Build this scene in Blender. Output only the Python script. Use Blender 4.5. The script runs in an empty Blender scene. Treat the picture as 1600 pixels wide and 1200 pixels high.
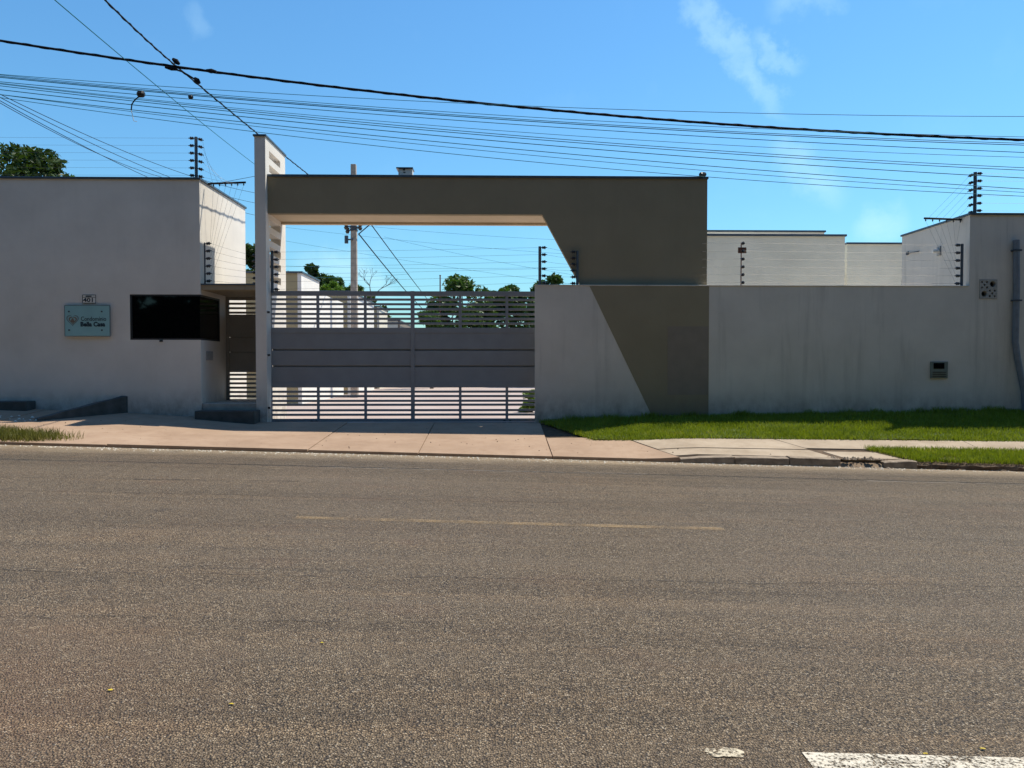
import bpy, bmesh, math, random
import numpy as np
from mathutils import Vector, Matrix
R = math.radians
random.seed(7)
rng = np.random.default_rng(7)
scene = bpy.context.scene
C = scene.collection

# ------------------------------------------------------------------ camera
EYE = Vector((0, 0, 1.5)); FPX = 1202.0
cam_d = bpy.data.cameras.new('camera'); cam = bpy.data.objects.new('camera', cam_d); C.objects.link(cam)
cam.location = EYE
cam.rotation_euler = (R(90 - 1.33), 0, R(-1.29))
cam_d.sensor_width = 36; cam_d.lens = FPX / 1600 * 36
cam_d.clip_start = 0.05; cam_d.clip_end = 2000
scene.camera = cam
ROT = cam.rotation_euler.to_matrix()

# ------------------------------------------------------------------ sun, sky, exposure
SUN = Vector((0.50, 0.30, 1.0)).normalized()
sun_el = math.asin(SUN.z); sun_az = math.atan2(SUN.x, SUN.y)
world = bpy.data.worlds.new('World'); scene.world = world; world.use_nodes = True
nt = world.node_tree; nt.nodes.clear()
def wn(t, **k):
    n = nt.nodes.new(t)
    for a, b in k.items(): setattr(n, a, b)
    return n
sky = wn('ShaderNodeTexSky', sky_type='NISHITA', sun_disc=False, sun_elevation=sun_el, sun_rotation=sun_az,
         altitude=200.0, air_density=1.5, dust_density=0.15, ozone_density=2.0)
bg = wn('ShaderNodeBackground'); bg.inputs['Strength'].default_value = 0.1
wout = wn('ShaderNodeOutputWorld')
tc = wn('ShaderNodeTexCoord')
# high thin cirrus: a few torn wisps (direction space)
def vmath(op, a, b=None):
    n = wn('ShaderNodeVectorMath', operation=op)
    for i, s in enumerate((a, b)):
        if s is None: continue
        if isinstance(s, (tuple, Vector)): n.inputs[i].default_value = tuple(s)
        else: nt.links.new(s, n.inputs[i])
    return n.outputs['Value'] if op == 'DOT_PRODUCT' else n.outputs['Vector']
def fmath(op, a, b=None, clamp=False):
    n = wn('ShaderNodeMath', operation=op, use_clamp=clamp)
    for i, s in enumerate((a, b)):
        if s is None: continue
        if isinstance(s, (int, float)): n.inputs[i].default_value = s
        else: nt.links.new(s, n.inputs[i])
    return n.outputs[0]
def ray(u, v):
    return (ROT @ Vector(((u - 800) / FPX, -(v - 600) / FPX, -1))).normalized()
GEN = tc.outputs['Generated']
nz = wn('ShaderNodeTexNoise'); nz.inputs['Scale'].default_value = 9.0; nz.inputs['Detail'].default_value = 7; nz.inputs['Roughness'].default_value = 0.6
nt.links.new(GEN, nz.inputs['Vector'])
nz2 = wn('ShaderNodeTexNoise'); nz2.inputs['Scale'].default_value = 26.0; nz2.inputs['Detail'].default_value = 8; nz2.inputs['Roughness'].default_value = 0.65
mp = wn('ShaderNodeMapping'); mp.inputs['Rotation'].default_value = (0.4, 0.7, 0.5); mp.inputs['Scale'].default_value = (1.0, 0.45, 1.7)
nt.links.new(GEN, mp.inputs['Vector']); nt.links.new(mp.outputs[0], nz2.inputs['Vector'])
warp = fmath('MULTIPLY', fmath('SUBTRACT', nz.outputs['Fac'], 0.5), 0.13)
cloud = None
for (u0, v0, u1, v1, wdt, amt) in ((1065, -30, 1235, 180, 0.019, 0.42), (1170, 60, 1255, 110, 0.014, 0.35), (1200, 230, 1330, 300, 0.035, 0.4),
                                   (290, 5, 320, 60, 0.02, 0.18), (1200, 30, 1330, -10, 0.02, 0.3), (460, 400, 620, 460, 0.03, 0.45), (1330, 350, 1420, 330, 0.03, 0.4)):
    a, b = ray(u0, v0), ray(u1, v1); mid = (a + b).normalized(); e1 = (b - a).normalized()
    e2 = mid.cross(e1).normalized(); half = (b - a).length / 2
    rel = vmath('SUBTRACT', GEN, mid)
    p = vmath('DOT_PRODUCT', rel, e1); q = fmath('ADD', vmath('DOT_PRODUCT', rel, e2), warp)
    dq = fmath('DIVIDE', fmath('ABSOLUTE', q), wdt); dp = fmath('DIVIDE', fmath('ABSOLUTE', p), half * 1.15)
    m = fmath('SUBTRACT', 1.0, fmath('ADD', fmath('MULTIPLY', dq, dq), fmath('POWER', dp, 4.0)), clamp=True)
    m = fmath('MULTIPLY', fmath('MULTIPLY', m, m), amt)
    front = fmath('GREATER_THAN', vmath('DOT_PRODUCT', GEN, mid), 0.5)
    m = fmath('MULTIPLY', m, front)
    cloud = m if cloud is None else fmath('MAXIMUM', cloud, m)
tex = fmath('ADD', 0.25, fmath('MULTIPLY', nz2.outputs['Fac'], 0.75), clamp=True)
cloud = fmath('MULTIPLY', cloud, tex, clamp=True)
veil = fmath('MULTIPLY', fmath('SUBTRACT', nz.outputs['Fac'], 0.56, clamp=True), 0.2)
cloud = fmath('ADD', cloud, veil, clamp=True)
cm = wn('ShaderNodeMix', data_type='RGBA'); nt.links.new(cloud, cm.inputs['Factor'])
sat = wn('ShaderNodeMix', data_type='RGBA', blend_type='MULTIPLY'); sat.inputs['Factor'].default_value = 1.0
nt.links.new(sky.outputs[0], sat.inputs[6]); sat.inputs[7].default_value = (0.54, 0.97, 1.28, 1)   # deep tropical blue
nt.links.new(sat.outputs[2], cm.inputs[6]); cm.inputs[7].default_value = (6.5, 9.4, 10.6, 1)
nt.links.new(cm.outputs[2], bg.inputs['Color']); nt.links.new(bg.outputs[0], wout.inputs['Surface'])

sl = bpy.data.lights.new('sun', 'SUN'); sl.energy = 5.0; sl.angle = R(0.53); sl.color = (1.0, 0.92, 0.77)
so = bpy.data.objects.new('sun', sl); C.objects.link(so); so.rotation_euler = SUN.to_track_quat('Z', 'Y').to_euler(); so.location = (20, 10, 60)
vs = scene.view_settings; vs.view_transform = 'Standard'; vs.look = 'None'; vs.exposure = 0.3; vs.gamma = 1.0; vs.use_curve_mapping = False
scene.render.engine = 'CYCLES'
scene.cycles.use_denoising = True
scene.cycles.max_bounces = 8; scene.cycles.diffuse_bounces = 5; scene.cycles.transparent_max_bounces = 12

# ------------------------------------------------------------------ helpers
def at(u, v, Y):
    """point of the place seen at pixel (u, v) of the survey photo, on the upright plane y = Y"""
    d = ROT @ Vector(((u - 800) / FPX, -(v - 600) / FPX, -1)); t = Y / d.y
    return EYE + d * t
def X(u, Y, v=572): return at(u, v, Y).x
def Z(v, Y, u=773): return at(u, v, Y).z

class MB:
    def __init__(s): s.v = []; s.f = []
    def add(s, vs_, fs):
        n = len(s.v); s.v += [tuple(p) for p in vs_]; s.f += [tuple(i + n for i in f) for f in fs]; return s
    def box(s, x0, x1, y0, y1, z0, z1):
        return s.add([(x0,y0,z0),(x1,y0,z0),(x1,y1,z0),(x0,y1,z0),(x0,y0,z1),(x1,y0,z1),(x1,y1,z1),(x0,y1,z1)],
                     [(0,3,2,1),(4,5,6,7),(0,1,5,4),(1,2,6,5),(2,3,7,6),(3,0,4,7)])
    def prism_y(s, poly, y0, y1):      # poly of (x, z), counter-clockwise seen from the front (-y)
        n = len(poly)
        vs_ = [(x, y0, z) for x, z in poly] + [(x, y1, z) for x, z in poly]
        return s.add(vs_, [tuple(range(n)), tuple(range(2*n-1, n-1, -1))] + [(j, i, i+n, j+n) for i in range(n) for j in [(i+1) % n]])
    def prism_x(s, poly, x0, x1):      # poly of (y, z)
        n = len(poly)
        vs_ = [(x0, y, z) for y, z in poly] + [(x1, y, z) for y, z in poly]
        return s.add(vs_, [tuple(range(n-1, -1, -1)), tuple(range(n, 2*n))] + [(i, j, j+n, i+n) for i in range(n) for j in [(i+1) % n]])
    def tube(s, pts, r, n=6, cap=True):
        pts = [Vector(p) for p in pts]; m = len(pts); base = len(s.v)
        rr = r if isinstance(r, (list, tuple)) else [r] * m
        up = None
        for i, p in enumerate(pts):
            d = (pts[min(i+1, m-1)] - pts[max(i-1, 0)]).normalized()
            if up is None:
                up = Vector((0, 0, 1)) if abs(d.z) < 0.9 else Vector((1, 0, 0))
            a = d.cross(up).normalized(); b = a.cross(d).normalized(); up = b
            for k in range(n):
                t = 2 * math.pi * k / n
                s.v.append(tuple(p + a * (rr[i] * math.cos(t)) + b * (rr[i] * math.sin(t))))
        for i in range(m - 1):
            for k in range(n):
                k2 = (k + 1) % n
                s.f.append((base+i*n+k, base+(i+1)*n+k, base+(i+1)*n+k2, base+i*n+k2))
        if cap:
            s.f.append(tuple(base + k for k in range(n))); s.f.append(tuple(base + (m-1)*n + k for k in range(n-1, -1, -1)))
        return s
    def build(s, name, mat, parent=None, smooth=False, bevel=0, org=None):
        o_ = Vector(org) if org is not None else (Vector(parent['_o']) if parent is not None and '_o' in parent else Vector((0, 0, 0)))
        me = bpy.data.meshes.new(name)
        me.from_pydata([(x-o_.x, y-o_.y, z-o_.z) for x, y, z in s.v], [], s.f)
        bm = bmesh.new(); bm.from_mesh(me); bmesh.ops.recalc_face_normals(bm, faces=bm.faces)
        bm.to_mesh(me); bm.free()
        if smooth: me.polygons.foreach_set('use_smooth', [True] * len(me.polygons))
        me.materials.append(M[mat])
        ob = bpy.data.objects.new(name, me); C.objects.link(ob)
        if parent is not None:
            ob.parent = parent; ob['_o'] = tuple(o_)
        elif org is not None:
            ob.location = o_; ob['_o'] = tuple(o_)
        if bevel:
            b = ob.modifiers.new('bevel', 'BEVEL'); b.width = bevel; b.segments = 2; b.limit_method = 'ANGLE'
            b.harden_normals = False
        return ob
def tag(o, label=None, cat=None, group=None, kind=None):
    if label: o['label'] = label
    if cat: o['category'] = cat
    if group: o['group'] = group
    if kind: o['kind'] = kind
    return o
def thing(name, label, cat, loc=(0, 0, 0), group=None):
    o = bpy.data.objects.new(name, None); C.objects.link(o); o.location = loc; o['_o'] = tuple(loc)
    o.empty_display_size = 0.2
    return tag(o, label, cat, group)
def box(name, mat, parent, dims, bevel=0.0, **k): return MB().box(*dims).build(name, mat, parent, bevel=bevel, **k)
def clone(o, parent, loc=None):
    c = o.copy(); C.objects.link(c); c.parent = parent
    if loc is not None: c.location = loc
    return c

# ------------------------------------------------------------------ materials
M = {}
class NT:
    def __init__(s, name):
        m = bpy.data.materials.new(name); m.use_nodes = True; s.m = m; s.t = m.node_tree; s.b = s.t.nodes['Principled BSDF']; M[name] = m
        s.tc = s.t.nodes.new('ShaderNodeTexCoord')
    def n(s, ty, **k):
        x = s.t.nodes.new(ty)
        for a, b in k.items(): setattr(x, a, b)
        return x
    def l(s, a, b): s.t.links.new(a, b)
    def pos(s):
        g = s.n('ShaderNodeNewGeometry'); return g.outputs['Position']
    def noise(s, scale, detail=4, rough=0.55, vec=None, stretch=None, dist=0):
        x = s.n('ShaderNodeTexNoise'); x.inputs['Scale'].default_value = scale; x.inputs['Detail'].default_value = detail
        x.inputs['Roughness'].default_value = rough; x.inputs['Distortion'].default_value = dist
        v = vec or s.pos()
        if stretch:
            mp_ = s.n('ShaderNodeMapping'); mp_.inputs['Scale'].default_value = stretch; s.l(v, mp_.inputs[0]); v = mp_.outputs[0]
        s.l(v, x.inputs['Vector']); return x.outputs['Fac']
    def ramp(s, fac, stops):
        r = s.n('ShaderNodeValToRGB'); e = r.color_ramp.elements
        while len(e) < len(stops): e.new(0.5)
        for el, (p, c) in zip(e, stops):
            el.position = p; el.color = (*c, 1) if len(c) == 3 else c
        s.l(fac, r.inputs[0]); return r.outputs[0]
    def f(s, op, a, b=None, clamp=False):
        x = s.n('ShaderNodeMath', operation=op, use_clamp=clamp)
        for i, q in enumerate((a, b)):
            if q is None: continue
            if isinstance(q, (int, float)): x.inputs[i].default_value = q
            else: s.l(q, x.inputs[i])
        return x.outputs[0]
    def mix(s, fac, a, b, blend='MIX'):
        x = s.n('ShaderNodeMix', data_type='RGBA', blend_type=blend)
        for i, q in ((0, fac), (6, a), (7, b)):
            if isinstance(q, (int, float)): x.inputs[i].default_value = q
            elif isinstance(q, tuple): x.inputs[i].default_value = (*q, 1) if len(q) == 3 else q
            else: s.l(q, x.inputs[i])
        return x.outputs[2]
    def col(s, c):
        if isinstance(c, tuple): s.b.inputs['Base Color'].default_value = (*c, 1)
        else: s.l(c, s.b.inputs['Base Color'])
    def bump(s, h, strength=0.3, dist=0.01):
        x = s.n('ShaderNodeBump'); x.inputs['Strength'].default_value = strength; x.inputs['Distance'].default_value = dist
        s.l(h, x.inputs['Height']); s.l(x.outputs[0], s.b.inputs['Normal'])
    def set(s, **k):
        for a, v in k.items(): s.b.inputs[a.replace('_', ' ')].default_value = v
def simple(name, c, rough=0.6, var=0.15, scale=8, metal=0.0, bump=0.0, spec=0.5):
    n = NT(name); fac = n.noise(scale, 5)
    n.col(n.ramp(fac, [(0.3, tuple(x * (1 - var) for x in c)), (0.7, tuple(min(1, x * (1 + var)) for x in c))]))
    n.set(Roughness=rough, Metallic=metal, Specular_IOR_Level=spec)
    if bump: n.bump(n.noise(scale * 12, 4), bump, 0.004)
    return n
def plaster(name, c, streak=0.35, dirt=(0.20, 0.19, 0.17), top=None, base=None):
    """rendered and painted masonry: roller mottling, rain streaks below the coping, splash dirt near the ground"""
    n = NT(name); p = n.pos()
    sep = n.n('ShaderNodeSeparateXYZ'); n.l(p, sep.inputs[0]); z = sep.outputs['Z']
    mott = n.noise(1.3, 6, 0.6); fine = n.noise(30, 4)
    a = n.ramp(mott, [(0.3, tuple(x * 0.87 for x in c)), (0.72, c)])
    a = n.mix(n.f('MULTIPLY', n.f('SUBTRACT', n.noise(0.45, 3, 0.5), 0.45, True), 2.0, True), a, n.mix(1.0, a, (0.9, 0.9, 0.88), 'MULTIPLY'))
    st = n.noise(1.0, 5, 0.62, stretch=(3.2, 3.2, 0.22), dist=0.5); st2 = n.noise(1.0, 5, 0.65, stretch=(9, 9, 0.8), dist=0.6)
    m = n.f('MULTIPLY', n.f('SUBTRACT', st, 0.50, True), 3.2, True)
    m = n.f('MULTIPLY', m, n.f('MULTIPLY', n.f('SUBTRACT', st2, 0.3, True), 2.4, True))
    if top is not None:
        m = n.f('MULTIPLY', m, n.f('ADD', 0.25, n.f('POWER', n.f('DIVIDE', n.f('SUBTRACT', z, top - 2.6, True), 2.6, True), 1.5)))
    m = n.f('MULTIPLY', m, streak * 2, True)
    a = n.mix(m, a, dirt)
    if base is not None:
        low = n.f('SUBTRACT', 1.0, n.f('DIVIDE', n.f('SUBTRACT', z, base), 0.55), True)
        low = n.f('MULTIPLY', low, n.f('MULTIPLY', n.f('SUBTRACT', n.noise(4, 6, 0.7, stretch=(1, 1, 0.6)), 0.36, True), 2.6, True), True)
        a = n.mix(low, a, (0.22, 0.16, 0.12))
    n.col(a); n.set(Roughness=0.85, Specular_IOR_Level=0.25)
    n.bump(n.f('ADD', n.f('MULTIPLY', fine, 0.35), n.f('MULTIPLY', n.noise(1.6, 4), 2.5)), 0.35, 0.012)
    return n
WHITE = (0.76, 0.715, 0.65)
plaster('wall_white', WHITE, 0.16, top=5.4, base=0.5)
plaster('wall_perimeter', (0.69, 0.64, 0.565), 0.8, dirt=(0.20, 0.185, 0.16), top=3.2, base=0.45)
plaster('paint_beige', (0.30, 0.255, 0.168), 0.25, dirt=(0.15, 0.13, 0.09), top=5.4, base=0.45)
plaster('canopy_concrete', (0.33, 0.28, 0.20), 0.4, dirt=(0.10, 0.08, 0.06))
plaster('soffit_beige', (0.62, 0.52, 0.38), 0.1)
plaster('house_cream', (0.82, 0.78, 0.66), 0.04, top=5)
plaster('house_white', (0.84, 0.82, 0.77), 0.04, top=5)
plaster('house_beige', (0.42, 0.36, 0.22), 0.15, top=5)
simple('flashing', (0.10, 0.13, 0.16), 0.45, metal=0.6)
simple('gate_grey', (0.25, 0.26, 0.275), 0.42, 0.08, 3, spec=0.5)
simple('gate_bronze', (0.24, 0.225, 0.20), 0.45, 0.1, 3)
simple('black_metal', (0.02, 0.022, 0.024), 0.45, 0.2)
simple('dark_steel', (0.05, 0.065, 0.085), 0.5, 0.2)
simple('black_rubber', (0.012, 0.013, 0.015), 0.55, 0.2)
simple('insulator_black', (0.015, 0.017, 0.02), 0.35, 0.2)
simple('wire_steel', (0.09, 0.09, 0.09), 0.5, metal=0.5)
simple('cable_black', (0.012, 0.014, 0.02), 0.85, spec=0.15)
simple('black_matte', (0.018, 0.02, 0.024), 0.9, 0.2, spec=0.1)
simple('cable_teal', (0.03, 0.19, 0.27), 0.7, spec=0.2)
simple('rust_red', (0.16, 0.06, 0.03), 0.7, 0.3, 20)
simple('pole_concrete', (0.36, 0.31, 0.26), 0.85, 0.2, 6, bump=0.2)
simple('plastic_white', (0.72, 0.71, 0.66), 0.5, 0.05)
simple('plastic_grey', (0.30, 0.31, 0.31), 0.5, 0.1)
simple('box_grey', (0.16, 0.19, 0.165), 0.55, 0.15)
simple('cobogo', (0.34, 0.33, 0.30), 0.85, 0.15, 10, bump=0.2)
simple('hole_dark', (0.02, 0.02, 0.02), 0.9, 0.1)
simple('sign_ink', (0.012, 0.03, 0.045), 0.6, 0.05)
simple('sign_brown', (0.20, 0.15, 0.11), 0.6, 0.1)
simple('sign_grey', (0.16, 0.22, 0.23), 0.6, 0.1)
simple('pipe', (0.15, 0.17, 0.20), 0.55, 0.15)
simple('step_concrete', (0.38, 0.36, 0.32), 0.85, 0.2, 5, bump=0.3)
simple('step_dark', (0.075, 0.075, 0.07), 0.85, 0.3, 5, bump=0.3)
simple('soil', (0.10, 0.065, 0.04), 0.95, 0.4, 12, bump=0.6)
simple('litter', (0.62, 0.58, 0.50), 0.8, 0.15)
simple('leaf_yellow', (0.55, 0.42, 0.03), 0.6, 0.2)
simple('bark', (0.12, 0.095, 0.07), 0.9, 0.3, 12, bump=0.5)
simple('bark_pale', (0.07, 0.065, 0.06), 0.9, 0.3, 12)
n = simple('sign_glass', (0.30, 0.52, 0.53), 0.12, 0.08, 2); n.set(Coat_Weight=0.5)
n = NT('window_glass'); n.col((0.003, 0.0035, 0.004)); n.set(Roughness=0.03, Specular_IOR_Level=0.3)
n = NT('solar_glass'); n.col((0.01, 0.02, 0.05)); n.set(Roughness=0.1)

# asphalt: coarse worn aggregate, brown dust, tyre-polished bands, hairline seams along the lane
n = NT('asphalt'); p = n.pos()
sep = n.n('ShaderNodeSeparateXYZ'); n.l(p, sep.inputs[0]); yy = sep.outputs['Y']
vor = n.n('ShaderNodeTexVoronoi', feature='F1'); vor.inputs['Scale'].default_value = 105; n.l(p, vor.inputs['Vector'])
vor2 = n.n('ShaderNodeTexVoronoi', feature='F1'); vor2.inputs['Scale'].default_value = 240; n.l(p, vor2.inputs['Vector'])
sc_ = n.n('ShaderNodeSeparateColor'); n.l(vor.outputs['Color'], sc_.inputs[0])
stone = n.ramp(sc_.outputs[0], [(0.0, (0.115, 0.086, 0.057)), (0.45, (0.235, 0.173, 0.112)), (0.8, (0.33, 0.247, 0.162)), (0.96, (0.54, 0.43, 0.30)), (1.0, (0.52, 0.46, 0.38))])
gap = n.f('SUBTRACT', 1.0, n.f('MULTIPLY', vor.outputs['Distance'], 1.15), True)
tar = n.f('MULTIPLY', n.f('SUBTRACT', vor.outputs['Distance'], 0.42, True), 2.6, True)
c1 = n.mix(tar, stone, (0.05, 0.038, 0.03))
big = n.noise(0.55, 5, 0.6); mid_ = n.noise(3.0, 5, 0.65); patch = n.noise(14, 4, 0.6)
c1 = n.mix(n.f('MULTIPLY', n.f('SUBTRACT', mid_, 0.35, True), 1.2, True), c1, n.mix(1.0, c1, (0.78, 0.76, 0.75), 'MULTIPLY'))
c1 = n.mix(n.f('MULTIPLY', n.f('SUBTRACT', big, 0.52, True), 3.0, True), c1, n.mix(1.0, c1, (1.22, 1.12, 1.05), 'MULTIPLY'))
# red dust patches
rd = n.f('MULTIPLY', n.f('SUBTRACT', n.noise(0.9, 4, 0.6, stretch=(1.0, 1.6, 1)), 0.58, True), 4.0, True)
c1 = n.mix(n.f('MULTIPLY', rd, 0.32), c1, (0.24, 0.12, 0.075))
# seams / drag lines along x
st = n.noise(1.0, 6, 0.65, stretch=(0.22, 13, 1)); seam = n.f('MULTIPLY', n.f('SUBTRACT', st, 0.585, True), 6.0, True)
c1 = n.mix(n.f('MULTIPLY', seam, 0.55), c1, (0.045, 0.038, 0.034))
# pale silt washed against the kerb
kd = n.f('SUBTRACT', yy, n.f('ADD', 11.25, n.f('MULTIPLY', n.noise(0.8, 5, 0.7, stretch=(0.7, 2.5, 1)), 1.0)))
silt = n.f('MULTIPLY', kd, 1.5, True)
c1 = n.mix(n.f('MULTIPLY', silt, n.f('ADD', 0.55, n.f('MULTIPLY', patch, 0.5)), True), c1, (0.50, 0.385, 0.26))
tr = n.noise(1.0, 4, 0.6, stretch=(0.12, 1.6, 1))
c1 = n.mix(n.f('MULTIPLY', n.f('SUBTRACT', tr, 0.5, True), 1.8, True), c1, (0.235, 0.18, 0.128))
lane = n.noise(1.0, 5, 0.6, stretch=(0.05, 0.9, 1), dist=0.2)        # wheel paths and drag marks running with the traffic
c1 = n.mix(n.f('MULTIPLY', n.f('SUBTRACT', lane, 0.5, True), 5.0, True), c1, n.mix(1.0, c1, (0.74, 0.73, 0.72), 'MULTIPLY'))
lane2 = n.noise(1.0, 6, 0.7, stretch=(0.16, 5.0, 1), dist=0.3)
c1 = n.mix(n.f('MULTIPLY', n.f('SUBTRACT', lane2, 0.5, True), 4.0, True), c1, n.mix(1.0, c1, (1.28, 1.22, 1.15), 'MULTIPLY'))
dv = n.n('ShaderNodeVectorMath', operation='DISTANCE'); n.l(p, dv.inputs[0]); dv.inputs[1].default_value = (-2.6, 3.0, 0.08)   # trampled red earth at the near edge
red = n.f('MULTIPLY', n.f('SUBTRACT', 1.0, n.f('DIVIDE', dv.outputs['Value'], 1.7), True), n.f('MULTIPLY', mid_, 1.5, True))
c1 = n.mix(n.f('MULTIPLY', red, 0.6), c1, (0.27, 0.15, 0.09))
oil = n.f('MULTIPLY', n.f('SUBTRACT', n.noise(1.7, 4, 0.6), 0.64, True), 7.0, True)
c1 = n.mix(n.f('MULTIPLY', oil, 0.5), c1, (0.07, 0.058, 0.05))
n.col(c1); n.set(Specular_IOR_Level=0.35)
n.l(n.ramp(sc_.outputs[1], [(0, (0.30,)*3), (1, (0.72,)*3)]), n.b.inputs['Roughness'])
hh = n.f('ADD', n.f('MULTIPLY', gap, 1.0), n.f('ADD', n.f('MULTIPLY', n.f('SUBTRACT', 1.0, vor2.outputs['Distance']), 0.3), n.f('MULTIPLY', sc_.outputs[2], 0.5)))
n.bump(hh, 1.0, 0.014)

n = NT('concrete_pink'); fac = n.noise(1.1, 6, 0.62); fine = n.noise(45, 4)
a = n.ramp(fac, [(0.25, (0.27, 0.175, 0.115)), (0.5, (0.36, 0.245, 0.17)), (0.75, (0.42, 0.30, 0.215))])
a = n.mix(n.f('MULTIPLY', n.f('SUBTRACT', n.noise(5, 6, 0.7), 0.5, True), 2.6, True), a, (0.24, 0.145, 0.09))
a = n.mix(n.f('MULTIPLY', n.f('SUBTRACT', n.noise(1.0, 5, 0.7, stretch=(0.5, 2.2, 1)), 0.5, True), 3.0, True), a, (0.29, 0.195, 0.13))
a = n.mix(n.f('MULTIPLY', fine, 0.35), a, (0.36, 0.29, 0.23)); n.col(a); n.set(Roughness=0.9, Specular_IOR_Level=0.25)
n.bump(n.f('ADD', fine, n.f('MULTIPLY', n.noise(9, 4), 2.0)), 0.3, 0.004)
n = NT('concrete_pale'); fac = n.noise(1.6, 6, 0.62); fine = n.noise(45, 4)
a = n.ramp(fac, [(0.25, (0.28, 0.22, 0.16)), (0.6, (0.41, 0.335, 0.255)), (0.8, (0.46, 0.385, 0.30))])
a = n.mix(n.f('MULTIPLY', n.f('SUBTRACT', n.noise(7, 6, 0.7), 0.56, True), 3.5, True), a, (0.28, 0.20, 0.13)); n.col(a)
n.set(Roughness=0.9, Specular_IOR_Level=0.25); n.bump(n.f('ADD', fine, n.f('MULTIPLY', n.noise(9, 4), 2.0)), 0.35, 0.004)
n = NT('kerb_concrete'); a = n.ramp(n.noise(6, 6, 0.65), [(0.3, (0.17, 0.13, 0.095)), (0.7, (0.36, 0.29, 0.22))]); n.col(a); n.set(Roughness=0.92); n.bump(n.noise(30, 5), 0.6, 0.01)
n = NT('paving_inside'); a = n.ramp(n.noise(0.5, 6, 0.6), [(0.3, (0.35, 0.275, 0.245)), (0.7, (0.44, 0.36, 0.325))]); n.col(a); n.set(Roughness=0.9); n.bump(n.noise(40, 4), 0.3, 0.004)
n = NT('earth'); a = n.ramp(n.noise(0.8, 6, 0.65), [(0.3, (0.15, 0.10, 0.065)), (0.7, (0.26, 0.19, 0.12))]); n.col(a); n.set(Roughness=0.95); n.bump(n.noise(12, 5), 0.5, 0.03)
n = NT('lawn_soil'); a = n.ramp(n.noise(2.5, 6, 0.65), [(0.3, (0.035, 0.06, 0.012)), (0.62, (0.06, 0.085, 0.018)), (0.78, (0.16, 0.12, 0.05))]); n.col(a); n.set(Roughness=0.95)
def foliage(name, dark, light, tip, scale=0.7, trans=0.25):
    n = NT(name); a = n.ramp(n.noise(scale, 5, 0.6), [(0.3, dark), (0.62, light), (0.85, tip)])
    oi = n.n('ShaderNodeNewGeometry')
    a = n.mix(n.f('MULTIPLY', oi.outputs['Random Per Island'], 0.6), a, n.mix(1.0, a, (1.7, 1.55, 1.2), 'MULTIPLY'))
    n.col(a); n.set(Roughness=0.5, Specular_IOR_Level=0.3)
    tr_ = n.n('ShaderNodeBsdfTranslucent'); n.l(n.mix(1.0, a, (1.3, 1.4, 0.5), 'MULTIPLY'), tr_.inputs['Color'])
    ms = n.n('ShaderNodeMixShader'); ms.inputs[0].default_value = trans
    n.l(n.b.outputs[0], ms.inputs[1]); n.l(tr_.outputs[0], ms.inputs[2]); n.l(ms.outputs[0], n.t.nodes['Material Output'].inputs['Surface'])
foliage('grass', (0.14, 0.19, 0.018), (0.22, 0.27, 0.034), (0.40, 0.31, 0.11), 2.2, 0.3)
foliage('grass_dry', (0.09, 0.10, 0.025), (0.15, 0.15, 0.045), (0.30, 0.24, 0.10), 4, 0.3)
foliage('leaf_dark', (0.022, 0.045, 0.012), (0.035, 0.065, 0.016), (0.055, 0.09, 0.022))
foliage('leaf_mid', (0.03, 0.065, 0.014), (0.05, 0.10, 0.02), (0.09, 0.13, 0.03))
foliage('leaf_light', (0.07, 0.13, 0.02), (0.11, 0.19, 0.03), (0.17, 0.24, 0.05))
def worn_paint(name, c, keep, gain=9.0, cover=1.0):
    n = NT(name); n.col(n.ramp(n.noise(20, 4), [(0.3, tuple(x * .8 for x in c)), (0.7, c)])); n.set(Roughness=0.8)
    m = n.f('ADD', n.f('MULTIPLY', n.noise(70, 5, 0.7), 0.75), n.f('MULTIPLY', n.noise(2.0, 5, 0.7), 0.6))
    m = n.f('MULTIPLY', n.f('SUBTRACT', m, 1.0 - keep, True), gain, True)
    m = n.f('MULTIPLY', m, cover)
    tr_ = n.n('ShaderNodeBsdfTransparent'); ms = n.n('ShaderNodeMixShader'); n.l(m, ms.inputs[0])
    n.l(tr_.outputs[0], ms.inputs[1]); n.l(n.b.outputs[0], ms.inputs[2]); n.l(ms.outputs[0], n.t.nodes['Material Output'].inputs['Surface'])
worn_paint('paint_yellow', (0.50, 0.34, 0.17), 0.415, 4.5, 0.55)
worn_paint('paint_edge', (0.50, 0.42, 0.33), 0.42, 4.0, 0.5)
worn_paint('paint_white', (0.66, 0.61, 0.52), 0.405)
worn_paint('tar', (0.05, 0.04, 0.032), 0.395, 5.0, 0.8)
worn_paint('splash', (0.62, 0.55, 0.42), 0.42)

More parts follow.
